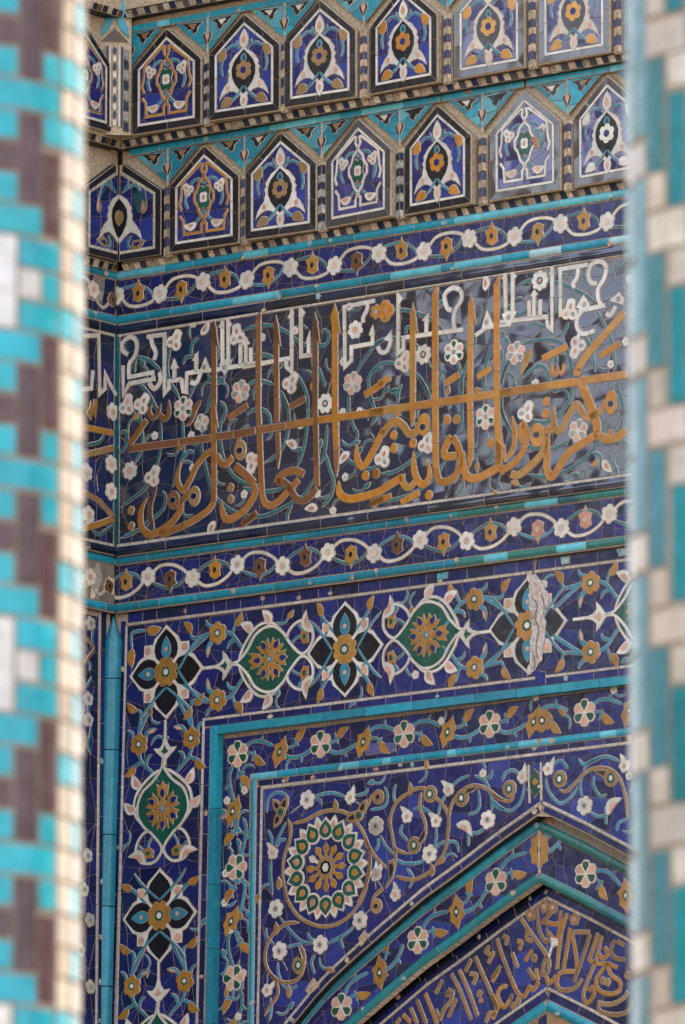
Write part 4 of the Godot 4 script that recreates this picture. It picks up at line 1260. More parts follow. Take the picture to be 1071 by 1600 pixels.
func diamond(t: Node3D, c: Vector2, ang: float, s := 1.0) -> void:
	turned = Transform2D(deg_to_rad(ang), c)
	var p := PackedVector2Array()
	for q in mm([0, 62, 16, 40, 30, 26, 26, 0, 34, -16, 14, -30, 0, -62, -16, -40, -30, -26, -26, 0, -34, 16, -14, 30]):
		p.append(q * s)
	var f := put(t, "gold_blossom", p, 0.0028, col.ochre)
	put(f, "blossom_ring", lobed(Vector2.ZERO, 0.012 * s, 0.02 * s, 4, 0.2), 0.0036, col.pine, 0.001, 0.001)
	put(f, "blossom_eye", lobed(Vector2.ZERO, 0.006 * s, 0.007 * s, 0, 0.0, 0.0, 10), 0.0042, col.white, 0.001, 0.0008)


# a flower, a spray of teal and two buds, ending at the diamond; +x runs along the band
func garland(t: Node3D, c: Vector2, ang: float, s: int, span := 195) -> void:
	turned = Transform2D(deg_to_rad(ang), c)
	line(t, "vine", flip_y([38, 26, 74, 40, 120, 34, span - 26, 14], s), 0.0115, 0.0016, col.vine, 0.0, 0.1)
	line(t, "vine", flip_y([92, 38, 108, 42, 122, 60], s), 0.009, 0.0014, col.vine, 0.1, 0.5)
	line(t, "vine", flip_y([40, -2, 64, -4, 88, -16], s), 0.008, 0.0016, col.vine, 0.0, 0.1)
	line(t, "vine", flip_y([80, 6, 76, -12, 66, -34], s), 0.010, 0.0014, col.vine, 0.4, 0.4)
	put(t, "bud", leaf(Vector2(0.08, s * -0.014), s * -36.0, 0.062, 0.03, 0.12 * s), 0.0026, col.ochre)
	line(t, "vine", flip_y([span + 28, -24, span + 60, -38, span + 110, -34, 2 * span - 40, -14], s), 0.0115, 0.0016, col.vine, 0.1, 0.0)
	line(t, "vine", flip_y([span + 92, -38, span + 104, -44, span + 104, -62], s), 0.009, 0.0014, col.vine, 0.1, 0.4)
	line(t, "vine", flip_y([span + 30, 4, span + 60, 2, span + 84, 18], s), 0.008, 0.0016, col.vine, 0.1, 0.1)
	line(t, "vine", flip_y([span + 72, 34, span + 80, 16, span + 92, 2], s), 0.010, 0.0014, col.vine, 0.4, 0.4)
	put(t, "bud", leaf(Vector2((span + 84) * 0.001, s * 0.018), s * 48.0, 0.062, 0.03, -0.12 * s), 0.0026, col.ochre)


func floral_frame() -> void:
	var w := -0.022
	var t := on_wall("floral_band", "recessed blue band of pink wheel flowers inside the turquoise bars", "tile border", -0.4, -1.9, w)
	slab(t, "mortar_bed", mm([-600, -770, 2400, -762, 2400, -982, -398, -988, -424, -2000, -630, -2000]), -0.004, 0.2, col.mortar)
	ground(t, mm([-578, -788, 1700, -772, 1700, -924, -452, -932, -462, -1980, -602, -1980]), 0.066, 0.062, 0.0, [col.cobalt, col.cobalt, col.cobalt2, col.cobalt * 1.2])
	run_of(t, "turquoise_tile", mm([-440, -945, 1700, -938]), 0.025, 0.03, 0.12, 0.003, [col.turq, col.turq, col.aqua], 0.002, 0.006)
	run_of(t, "turquoise_tile", mm([-433, -960, -444, -2000]), 0.022, 0.12, 0.3, 0.003, [col.turq, col.turq2], 0.002, 0.006)
	run_of(t, "shade_strip", mm([-412, -970, 1700, -964]), 0.020, 0.03, 0.1, 0.0, [col.cobalt, col.cobalt2])
	run_of(t, "shade_strip", mm([-408, -985, -424, -2000]), 0.016, 0.06, 0.16, 0.0, [col.cobalt, col.cobalt2])
	run_of(t, "white_line", mm([-396, -989, 1700, -977]), 0.009, 0.05, 0.3, 0.002, [col.line, col.cream], 0.0, 0.004, "worn")
	run_of(t, "white_line", mm([-395, -992, -416, -2000]), 0.009, 0.1, 0.4, 0.002, [col.line, col.white], 0.0, 0.004, "worn")
	var us := [-0.509, -0.119, 0.269, 0.660, 1.087, 1.48]
	for i in 6:
		wheel_flower(t, Vector2(us[i], -0.851), 0.050, 0.52)
		if i < 5:
			garland(t, Vector2(us[i], -0.851), 0, -1 if i % 2 else 1)
			diamond(t, Vector2(us[i] + 0.2, -0.863), -22)
	sprigs(t, mm([-560, -800, 1350, -790, 1350, -915, -462, -922, -475, -1900, -585, -1900]), 60, col.vine, 0.027)
	var p := Vector2(0.869, -0.866)
	flower(t, p + Vector2(0.03, 0.004), 0.042, 6, col.ochre, col.ink, 0.0036, col.cream)
	var vs := [-1.274, -1.685, -2.1]
	for i in 2:
		wheel_flower(t, Vector2(-0.515 - 0.011 * i, vs[i]), 0.050, 0.0)
		garland(t, Vector2(-0.515 - 0.011 * i, vs[i]), -90, 1, 205)
		diamond(t, Vector2(-0.537 - 0.011 * i, vs[i] - 0.2), -28)
	garland(t, Vector2(-0.509, -0.856), -90, -1, 208)
	diamond(t, Vector2(-0.53, -1.064), -24)
	piece(t, "repair_patch", mm([84, -880, 100, -872, 230, -880, 232, -912, 90, -914]), 0.0022, Color(0.10, 0.10, 0.22), 0.002, 0.001, "worn")
	piece(t, "terracotta_patch", mm([-600, -1078, -560, -1070, -556, -1086, -600, -1092]), 0.004, col.pink, 0.004, 0.001, "worn")


# ---------------------------------------------------------------- the arch

func curve_drop(x: float) -> float:
	var xs := [0.0, 200.0, 374.0, 540.0, 708.0, 860.0, 990.0, 1090.0, 1200.0, 1320.0]
	var ys := [0.0, 96.0, 188.0, 270.0, 371.0, 464.0, 550.0, 636.0, 735.0, 880.0]
	var m := absf(x) * 1000.0
	for i in 9:
		if m <= xs[i + 1]:
			return lerpf(ys[i], ys[i + 1], (m - xs[i]) / (xs[i + 1] - xs[i])) * 0.001
	return 0.88


func arch_line(ua: float, va: float, x0: float, x1: float, n := 24) -> PackedVector2Array:
	var r := PackedVector2Array()
	for i in n + 1:
		var x := lerpf(x0, x1, float(i) / n)
		r.append(Vector2(ua + x, va - curve_drop(x)))
	return r


func arch_region(ua: float, v_top: float, v_low: float, x0: float, x1: float) -> PackedVector2Array:
	var a := arch_line(ua, v_top, x0, x1)
	var b := arch_line(ua, v_low, x0, x1)
	b.reverse()
	a.append_array(b)
	return a


func spandrel() -> void:
	var w := -0.022
	var t := on_wall("spandrel_panel", "deep blue field above the arch with a round green-petalled rosette and gold scrolls", "tile panel", -0.1, -1.9, w)
	var top := mm([-390, -996, 1700, -983])
	var reg := arch_line(0.893, -1.163, 0.807, -1.29, 44)
	reg.append(Vector2(-0.409, -1.98))
	reg.append(top[0])
	reg.append(top[1])
	var bed := arch_line(0.893, -1.196, 1.5, -1.29, 44)
	bed.append_array(mm([-426, -2000, -426, -940, 2390, -940]))
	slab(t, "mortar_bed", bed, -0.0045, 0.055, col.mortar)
	ground(t, reg, 0.092, 0.088, 0.0, [col.cobalt, col.cobalt, col.royal, col.cobalt2, col.cobalt])
	run_of(t, "white_line", arch_line(0.893, -1.158, -1.26, -0.004, 30), 0.009, 0.06, 0.25, 0.002, [col.line, col.cream], 0.0, 0.004, "worn")
	run_of(t, "white_line", arch_line(0.893, -1.158, 0.004, 0.8, 20), 0.009, 0.06, 0.25, 0.002, [col.cream, col.line], 0.0, 0.004, "worn")
	run_of(t, "shade_strip", arch_line(0.893, -1.178, -1.27, -0.01, 30), 0.020, 0.06, 0.2, 0.0, [col.cobalt, col.cobalt2])
	run_of(t, "shade_strip", arch_line(0.893, -1.178, 0.01, 0.8, 20), 0.020, 0.06, 0.2, 0.0, [col.cobalt, col.cobalt2])
	rosette(t)
	scrolls(t)
	for a in [[58, -1585, 85, -1558, 109, -1582, 70, -1615], [-190, -1757, -150, -1714, -122, -1745, -168, -1775]]:
		piece(t, "repair_patch", mm(a), 0.0036, col.brick, 0.003, 0.001, "worn")


func teardrop(c: Vector2, r: float, ang: float, tip := 1.42) -> PackedVector2Array:
	var p := PackedVector2Array()
	for i in 16:
		var a := TAU * i / 16
		var f := tip if i == 0 else (1.06 if i == 1 or i == 15 else 1.0)
		p.append(c + Vector2.from_angle(a + deg_to_rad(ang)) * r * f)
	return p


func rosette(t: Node3D) -> void:
	var c := Vector2(-0.094, -1.311)
	for i in 14:
		var a := 90.0 + 360.0 * i / 14
		var d := Vector2.from_angle(deg_to_rad(a))
		var e := a + 180.0 / 14
		var de := Vector2.from_angle(deg_to_rad(e))
		var b := piece(t, "white_petal", leaf(c + de * 0.140, e, 0.054, 0.034), 0.0022, col.white, 0.0022)
		piece(b, "petal_heart", leaf(c + de * 0.148, e, 0.030, 0.018), 0.003, col.pink, 0.001, 0.001)
		var p := piece(t, "green_petal", teardrop(c + d * 0.138, 0.034, a), 0.0030, col.white, 0.003)
		piece(p, "petal_field", teardrop(c + d * 0.138, 0.0285, a), 0.0038, col.green, 0.001, 0.001)
		piece(p, "petal_heart", teardrop(c + d * 0.138, 0.0125, a, 1.6), 0.0046, col.ochre if i % 3 else col.rose, 0.001, 0.001)
	var f := piece(t, "gold_star", lobed(c, 0.042, 0.042, 12, 0.12, 0.0, 48), 0.0026, col.bronze, 0.0026)
	for i in 12:
		var a := 90.0 + 30.0 * i
		var d := Vector2.from_angle(deg_to_rad(a))
		var q := Vector2(d.y, -d.x)
		piece(f, "star_ray", PackedVector2Array([c + d * 0.036 + q * 0.007, c + d * 0.056 + q * 0.006, c + d * 0.066 + q * 0.013, c + d * 0.078 + q * 0.013, c + d * 0.092, c + d * 0.078 - q * 0.013, c + d * 0.066 - q * 0.013, c + d * 0.056 - q * 0.006, c + d * 0.036 - q * 0.007]), 0.0024, col.ochre if i != 2 else col.cream, 0.0024, 0.001)
	piece(f, "black_eye", lobed(c, 0.027, 0.027, 8, 0.12), 0.0034, col.ink, 0.001, 0.001)
	piece(f, "white_eye", lobed(c, 0.014, 0.016, 6, 0.2), 0.0042, col.white, 0.001, 0.001)


func scrolls(t: Node3D) -> void:
	for a in [[-249, -1134, -193, -1129, -138, -1110, -89, -1102, -40, -1105, 9, -1123, 52, -1161, 88, -1212, 108, -1268, 110, -1336, 88, -1401, 52, -1452], [-273, -1117, -258, -1148, -264, -1196, -286, -1243, -295, -1291, -292, -1350, -273, -1420], [-292, -1362, -273, -1417, -224, -1480, -162, -1514, -101, -1529, -40, -1524, 21, -1495, 70, -1446, 100, -1395],
		[9, -1123, 70, -1119, 101, -1097, 116, -1069, 137, -1057], [-217, -1505, -279, -1504, -341, -1538, -371, -1580, -378, -1633, -353, -1683, -303, -1716, -248, -1721, -211, -1699, -193, -1652, -199, -1608, -217, -1587], [-356, -1678, -322, -1725, -322, -1768, -359, -1805, -380, -1837],
		[295, -1068, 249, -1088, 216, -1123, 204, -1171, 216, -1230, 228, -1270, 285, -1294], [228, -1260, 228, -1308, 216, -1360, 182, -1411], [295, -1063, 340, -1057, 376, -1065], [346, -1072, 340, -1130, 364, -1185, 364, -1224, 340, -1260, 315, -1282, 285, -1294], [388, -1083, 436, -1119, 472, -1175, 466, -1252, 448, -1308, 400, -1357],
		[396, -1366, 327, -1389, 273, -1385, 231, -1371], [85, -1218, 134, -1290, 188, -1339], [472, -1180, 484, -1133, 514, -1097, 562, -1073, 604, -1072, 652, -1091, 699, -1124, 729, -1136], [672, -1109, 707, -1131, 749, -1142, 770, -1122], [174, -1411, 131, -1436, 122, -1470],
		[974, -1122, 1003, -1129, 1050, -1100, 1080, -1074, 1121, -1059, 1167, -1059, 1214, -1077, 1243, -1109, 1260, -1153, 1271, -1201, 1274, -1254], [1138, -1070, 1173, -1093, 1185, -1113], [85, -1228, 110, -1274, 103, -1351, 85, -1408]]:
		ribbon(t, "scroll", smooth(mm(a)), 0.0115, 0.010, 0.0024, col.bronze, 0.0, 0.0024, "glaze", 0.08, 0.1)
	for a in [[-372, -1084, -366, -1035, -335, -1014, -298, -1017, -267, -1039], [-261, -1096, -212, -1069], [-150, -1045, -101, -1037, -58, -1039, -3, -1058], [-150, -1055, -126, -1057, -113, -1078], [46, -1058, 88, -1052, 101, -1034], [46, -1080, 82, -1108], [-280, -1126, -310, -1172, -332, -1210], [-369, -1148, -351, -1174, -346, -1208], [-279, -1192, -307, -1192, -326, -1215],
		[-350, -1262, -353, -1315, -344, -1380], [-310, -1477, -273, -1519, -211, -1573, -150, -1590], [-353, -1347, -344, -1392], [-276, -1592, -236, -1586, -199, -1584], [-375, -1511, -371, -1546, -337, -1575], [39, -1540, -15, -1570, -89, -1593], [-144, -1627, -162, -1655, -147, -1700], [-319, -1642, -316, -1686, -291, -1737], [-291, -1737, -260, -1747, -226, -1737], [-297, -1639, -273, -1678],
		[-181, -1546, -168, -1567, -147, -1578], [-28, -1566, -25, -1593, -12, -1616], [-368, -1682, -368, -1716], [-353, -1771, -349, -1815, -359, -1858], [115, -1479, 88, -1501], [177, -1037, 192, -1073, 176, -1110, 113, -1116], [158, -1215, 182, -1256, 225, -1294], [146, -1224, 149, -1248, 137, -1269], [231, -1309, 267, -1326, 327, -1331, 370, -1321], [310, -1132, 352, -1131, 388, -1153, 406, -1169],
		[261, -1183, 252, -1214, 285, -1246], [415, -1204, 415, -1247, 406, -1285], [406, -1288, 436, -1269, 478, -1265, 508, -1275, 517, -1309], [424, -1166, 436, -1124, 460, -1092], [490, -1061, 526, -1041, 568, -1032], [589, -1034, 628, -1050, 652, -1081, 669, -1135, 666, -1174], [669, -1135, 693, -1157, 729, -1172], [607, -1086, 613, -1140, 598, -1167, 562, -1174], [670, -1020, 664, -1044, 640, -1051],
		[639, -1229, 603, -1245, 568, -1242], [559, -1212, 562, -1251, 561, -1289], [279, -1347, 303, -1373, 306, -1392, 291, -1420], [237, -1106, 222, -1085, 222, -1051, 234, -1033], [134, -1378, 137, -1412], [146, -1379, 164, -1409], [672, -1128, 707, -1160, 749, -1178, 790, -1158, 811, -1117, 814, -1079], [716, -1065, 731, -1037, 767, -1031, 791, -1048],
		[912, -1073, 921, -1117, 973, -1170, 1026, -1151, 1056, -1115], [942, -1028, 980, -1017, 1012, -1049], [1074, -1088, 1065, -1116, 1073, -1155], [1059, -1015, 1080, -1039, 1121, -1031, 1162, -1020], [1080, -1060, 1109, -1034, 1179, -1019, 1249, -1047], [1126, -1084, 1126, -1122, 1155, -1162, 1184, -1156], [1111, -1216, 1143, -1233, 1178, -1233], [1178, -1198, 1178, -1231, 1181, -1265], [1227, -1292, 1236, -1265, 1277, -1254]]:
		vine(t, a, 0.0095)
	for c in mm([-181, -1052, 138, -1178] + [-328, -1444, -310, -1602, -120, -1594, 64, -1520] + [139, -1178, 650, -1201, 385, -1303] + [1085, -1189]):
		flower(t, c, 0.034, 6, col.white, col.pink, 0.0030, col.vine)
	for c in mm([20, -1063, -342, -1236, 137, -1357] + [-368, -1743] + [282, -1156, 415, -1185, 472, -1074, 140, -1356] + [808, -1059, 924, -1041, 1264, -1061] + [228, -1439]):
		flower(t, c, 0.024, 5, col.white, col.pink, 0.0030)
		bud(t, c, rng.randf_range(40, 140), 0.048, col.white, null, 0.0028, 0.4)
	for a in [[mm([508, -1205])[0], -35.0], [mm([1184, -1232])[0], 40.0]]:
		bud(t, a[0], a[1], 0.085, col.white, col.pink, 0.003, 0.42, -0.2)
	for c in mm([-220, -1662] + [315, -1265, 388, -1083, 532, -1111] + [749, -1097, 975, -1082, 1204, -1100]):
		var f := piece(t, "gold_eye", lobed(c, 0.030, 0.030, 0, 0.0, 0.0, 20), 0.0032, col.bronze, 0.003)
		piece(f, "eye_ring", lobed(c, 0.017, 0.019, 0, 0.0, 0.0, 16), 0.0040, col.green, 0.001, 0.001)
		piece(f, "eye_white", lobed(c, 0.008, 0.010, 0, 0.0, 0.0, 10), 0.0046, col.white, 0.001, 0.0008)
	for a in [[337, -1250, 352, -1227, 364, -1209, 367, -1229, 358, -1247, 343, -1258], [553, -1096, 562, -1080, 604, -1077, 580, -1089], [1135, -1068, 1185, -1072, 1173, -1090], [201, -1325, 216, -1322, 222, -1337, 216, -1365, 203, -1379, 202, -1350], [-217, -1602, -205, -1637, -217, -1636]]:
		var b := PackedVector2Array()
		var p := mm(a)
		var m := Vector2.ZERO
		for q in p:
			m += q / p.size()
		for q in p:
			b.append(m + (q - m) * 1.5)
		var o := piece(t, "gold_leaf", b, 0.0034, col.bronze, 0.0034)
		if o:
			piece(o, "leaf_heart", p, 0.0042, col.ink, 0.001, 0.001)
	for a in [[-52, -1088], [-316, -1353], [-328, -1520], [295, -1058], [393, -1366], [-269, -1758]]:
		bud(t, mm(a)[0] + Vector2(0, -0.02), 90, 0.045, col.bronze, null, 0.0036)
	for a in [[[-303, -1087], [128, 62, 238]], [[61, -1132], [58, 190]]]:
		var c := mm(a[0])[0]
		for g in a[1]:
			var l := piece(t, "gold_leaf", leaf(c, g, 0.064, 0.036), 0.0034, col.bronze, 0.0034)
			piece(l, "leaf_heart", leaf(c + Vector2.from_angle(deg_to_rad(g)) * 0.014, g, 0.038, 0.018), 0.0042, col.ink, 0.001, 0.001)
		var o := piece(t, "gold_eye", lobed(c, 0.021, 0.021, 0, 0.0, 0.0, 18), 0.0046, col.bronze, 0.003)
		piece(o, "eye_ring", lobed(c, 0.014, 0.014, 0, 0.0, 0.0, 14), 0.0054, col.green, 0.001, 0.001)
	for a in [[149, -1072], [140, -1473]]:
		var c := mm(a)[0]
		var f := piece(t, "curl", lobed(c, 0.026, 0.026, 0, 0.0, 0.0, 18), 0.0034, col.bronze, 0.003)
		piece(f, "curl_eye", lobed(c, 0.010, 0.010, 0, 0.0, 0.0, 12), 0.0042, col.ink, 0.001, 0.001)
	sprigs(t, mm([-380, -1010, 1300, -1000, 1300, -1330, 893, -1185, 700, -1275, 400, -1430, 100, -1600, -200, -1790, -390, -1960]), 90, col.vine)
	var d := piece(t, "green_blossom", mm([859, -1035, 885, -1056, 886, -1085, 888, -1114, 861, -1138, 843, -1100, 841, -1072]), 0.003, col.pine, 0.003)
	piece(d, "blossom_eye", mm([850, -1082, 865, -1070, 881, -1084, 865, -1095]), 0.0038, col.gold, 0.001, 0.001)
	ribbon(t, "seam", mm([835, -1018, 839, -1158]), 0.006, 0.006, 0.0025, col.cream, 0.0, 0.0025, "mortar")
	ribbon(t, "seam", mm([890, -1014, 891, -1153]), 0.006, 0.006, 0.0025, col.cream, 0.0, 0.0025, "mortar")


func arch_band() -> void:
	var w := -0.075
	var t := on_wall("arch_band", "pointed arch of pink wheel flowers between two raised turquoise mouldings", "arch", 0.84, -1.9, w)
	var ua := 0.843
	var reg := arch_region(ua, -1.12, -1.425, -1.25, 0.9)
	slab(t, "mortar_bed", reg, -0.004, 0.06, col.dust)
	for s in [-1, 1]:
		var ks := [col.turq, col.turq2] if s < 0 else [col.sea, col.sea * 1.4]
		var k2 := [Color(0.016, 0.2, 0.22), Color(0.014, 0.17, 0.185)] if s < 0 else [col.sea * 1.6, col.teal]
		run_of(t, "turquoise_moulding", arch_line(ua, -1.231, s * 1.22, s * 0.003, 30), 0.034, 0.12, 0.26, 0.004, ks, 0.012, 0.008)
		run_of(t, "turquoise_moulding", arch_line(ua, -1.421, s * 1.22, s * 0.003, 30), 0.034, 0.16, 0.4, 0.004, k2, 0.010, 0.03)
		ground(t, arch_region(ua, -1.252, -1.402, s * 0.004, s * 1.2), 0.085, 0.07, 0.0, [col.cobalt, col.cobalt2, col.cobalt, col.royal if s < 0 else col.cobalt2])
	var spots := [[-0.197, 1], [-0.553, 1], [-0.906, 1], [0.207, -1], [0.56, -1]]
	for q in spots:
		var c := Vector2(ua + q[0], -1.327 - curve_drop(q[0]))
		wheel_flower(t, c, 0.050, 0.5)
		var ang := 29.0 if q[0] < 0 else -26.0
		if q[0] < -0.8:
			ang = 38.0
		garland(t, c, ang, 1)
		turned = Transform2D(deg_to_rad(ang + 180.0), c)
	for x in [-0.375, -0.728, -1.08, 0.384, 0.75]:
		diamond(t, Vector2(ua + x, -1.327 - curve_drop(x)), 6.0, 1.05)
	var c := Vector2(ua, -1.322)
	turned = Transform2D(0.0, c)
	var f := put(t, "gold_cartouche", mirror(mm([0, 74, 14, 52, 36, 44, 34, 22, 44, 0, 34, -22, 36, -44, 14, -52, 0, -74])), 0.003, col.ochre)
	put(f, "cartouche_eye", mm([0, 30, 9, 0, 0, -30, -9, 0]), 0.0038, col.ink, 0.001, 0.001)
	ribbon(t, "seam", PackedVector2Array([Vector2(ua, -1.245), Vector2(ua, -1.41)]), 0.007, 0.007, 0.0042, col.cream, 0.0, 0.004, "mortar")


func arch_inscription() -> void:
	var w := -0.13
	var ua := 0.834
	var t := on_wall("arch_inscription", "blue arched band of thin interlaced ochre letters beneath the turquoise moulding", "inscription", 0.84, -1.95, w)
	slab(t, "mortar_bed", arch_region(ua, -1.38, -2.06, -1.2, 0.9), -0.004, 0.1, col.dust)
	for s in [-1, 1]:
		run_of(t, "shade_strip", arch_line(ua, -1.444, s * 1.0, s * 0.003), 0.026, 0.06, 0.16, 0.0, [col.ink, col.cobalt2])  # dark strip painted in for the shade of the recess under the moulding
		run_of(t, "shade_strip", arch_line(ua, -1.470, s * 1.0, s * 0.003), 0.022, 0.06, 0.16, 0.0, [col.cobalt, col.cobalt2])
		run_of(t, "white_line", arch_line(ua, -1.489, s * 1.0, s * 0.003), 0.009, 0.06, 0.25, 0.002, [col.cream, col.line], 0.0, 0.004, "worn")
		ground(t, arch_region(ua, -1.495, -1.812, s * 0.003, s * 0.95), 0.105, 0.1, 0.0, [col.cobalt, col.cobalt2, col.royal, col.cobalt])
		run_of(t, "white_line", arch_line(ua, -1.817, s * 0.8, s * 0.003), 0.009, 0.06, 0.25, 0.002, [col.cream, col.line], 0.0, 0.004, "worn")
		run_of(t, "shade_strip", arch_line(ua, -1.839, s * 0.8, s * 0.003), 0.028, 0.06, 0.16, 0.0, [col.cobalt, col.cobalt2])
		run_of(t, "turquoise_moulding", arch_line(ua, -1.878, s * 0.8, s * 0.003), 0.036, 0.16, 0.3, 0.003, [col.turq], 0.004, 0.02)
		ground(t, arch_region(ua, -1.905, -2.05, s * 0.003, s * 0.7), 0.07, 0.06, -0.002, [col.cobalt2, col.ink, col.bronze])
	var k := [col.bronze, col.ochre, col.bronze * 0.85]
	for a in [[609, -1619, 624, -1664, 659, -1743, 700, -1823, 730, -1839, 754, -1808, 771, -1819, 795, -1792], [785, -1519, 793, -1567, 802, -1611, 826, -1646, 855, -1644], [719, -1556, 767, -1618, 814, -1674, 843, -1719, 837, -1757, 813, -1765, 819, -1727, 837, -1700], [746, -1597, 743, -1630, 766, -1642], [873, -1531, 844, -1552, 820, -1574], [811, -1573, 867, -1588, 885, -1584],
		[897, -1542, 891, -1609, 873, -1645, 838, -1614], [926, -1554, 902, -1610, 890, -1666, 878, -1751], [938, -1608, 926, -1669, 907, -1753], [949, -1623, 1026, -1629], [946, -1627, 961, -1691, 969, -1763], [1026, -1639, 996, -1712, 954, -1804], [966, -1767, 896, -1766, 878, -1798, 895, -1828, 954, -1828, 989, -1797], [1061, -1637, 1037, -1697, 1019, -1733], [1078, -1648, 1054, -1727, 1013, -1809, 995, -1855, 1012, -1885, 1042, -1858, 1036, -1830, 1019, -1842],
		[1090, -1691, 1107, -1712, 1084, -1729, 1066, -1713], [1025, -1734, 1060, -1746, 1101, -1749], [1137, -1667, 1119, -1703, 1142, -1734, 1183, -1741], [1177, -1689, 1148, -1672], [1101, -1744, 1118, -1789, 1159, -1820, 1153, -1853, 1106, -1859, 1065, -1841, 1054, -1802, 1089, -1763], [1101, -1749, 1148, -1767], [1059, -1888, 1118, -1897, 1170, -1882, 1194, -1856], [1059, -1898, 1076, -1923, 1146, -1937, 1193, -1927, 1211, -1895], [831, -1776, 842, -1800, 872, -1779],
		[748, -1740, 778, -1781], [784, -1743, 795, -1787], [736, -1711, 766, -1675], [677, -1677, 701, -1732], [636, -1612, 654, -1623, 648, -1646], [701, -1636, 719, -1642, 710, -1670], [653, -1795, 623, -1802, 611, -1830, 641, -1871, 677, -1830], [588, -1761, 624, -1721], [587, -1824, 605, -1873, 587, -1910],
		[509, -1678, 551, -1758, 598, -1848, 616, -1878], [401, -1732, 443, -1802, 490, -1906], [437, -1720, 479, -1800, 520, -1894], [491, -1686, 464, -1727], [575, -1645, 557, -1662, 575, -1673], [593, -1665, 569, -1706], [485, -1738, 515, -1745, 500, -1778], [617, -1734, 586, -1775], [359, -1752, 329, -1798], [395, -1784, 383, -1807, 407, -1799, 395, -1832, 365, -1859, 347, -1891, 329, -1856], [422, -1825, 386, -1889], [281, -1794, 311, -1855, 334, -1910], [244, -1816, 286, -1906], [214, -1842, 244, -1903], [178, -1864, 214, -1895], [147, -1896, 166, -1877], [556, -1921, 574, -1889, 604, -1896], [526, -1842, 544, -1839]]:
		stroke(t, a, 0.0135, k, true, 0.0, 0.0, 0.003, 0.12, 0.3)
	for c in mm([777, -1704, 1082, -1809, 1104, -1816, 703, -1854, 682, -1871, 1191, -1799] + [529, -1814]):
		piece(t, "letter_dot", lobed(c, 0.012, 0.014, 4, 0.12, 0.4, 14), 0.003, col.bronze, 0.003)
	for c in mm([823, -1520, 761, -1545, 959, -1578, 862, -1527]):
		flower(t, c, 0.022, 5, col.bronze, col.pink, 0.0036)
	piece(t, "plaster_patch", mm([852, -1634, 885, -1642, 887, -1666, 861, -1673, 849, -1710, 840, -1700, 855, -1663]), 0.0042, col.chalk, 0.004, 0.001, "worn")


# ---------------------------------------------------------------- the side wall at the left and the colonnette in the corner

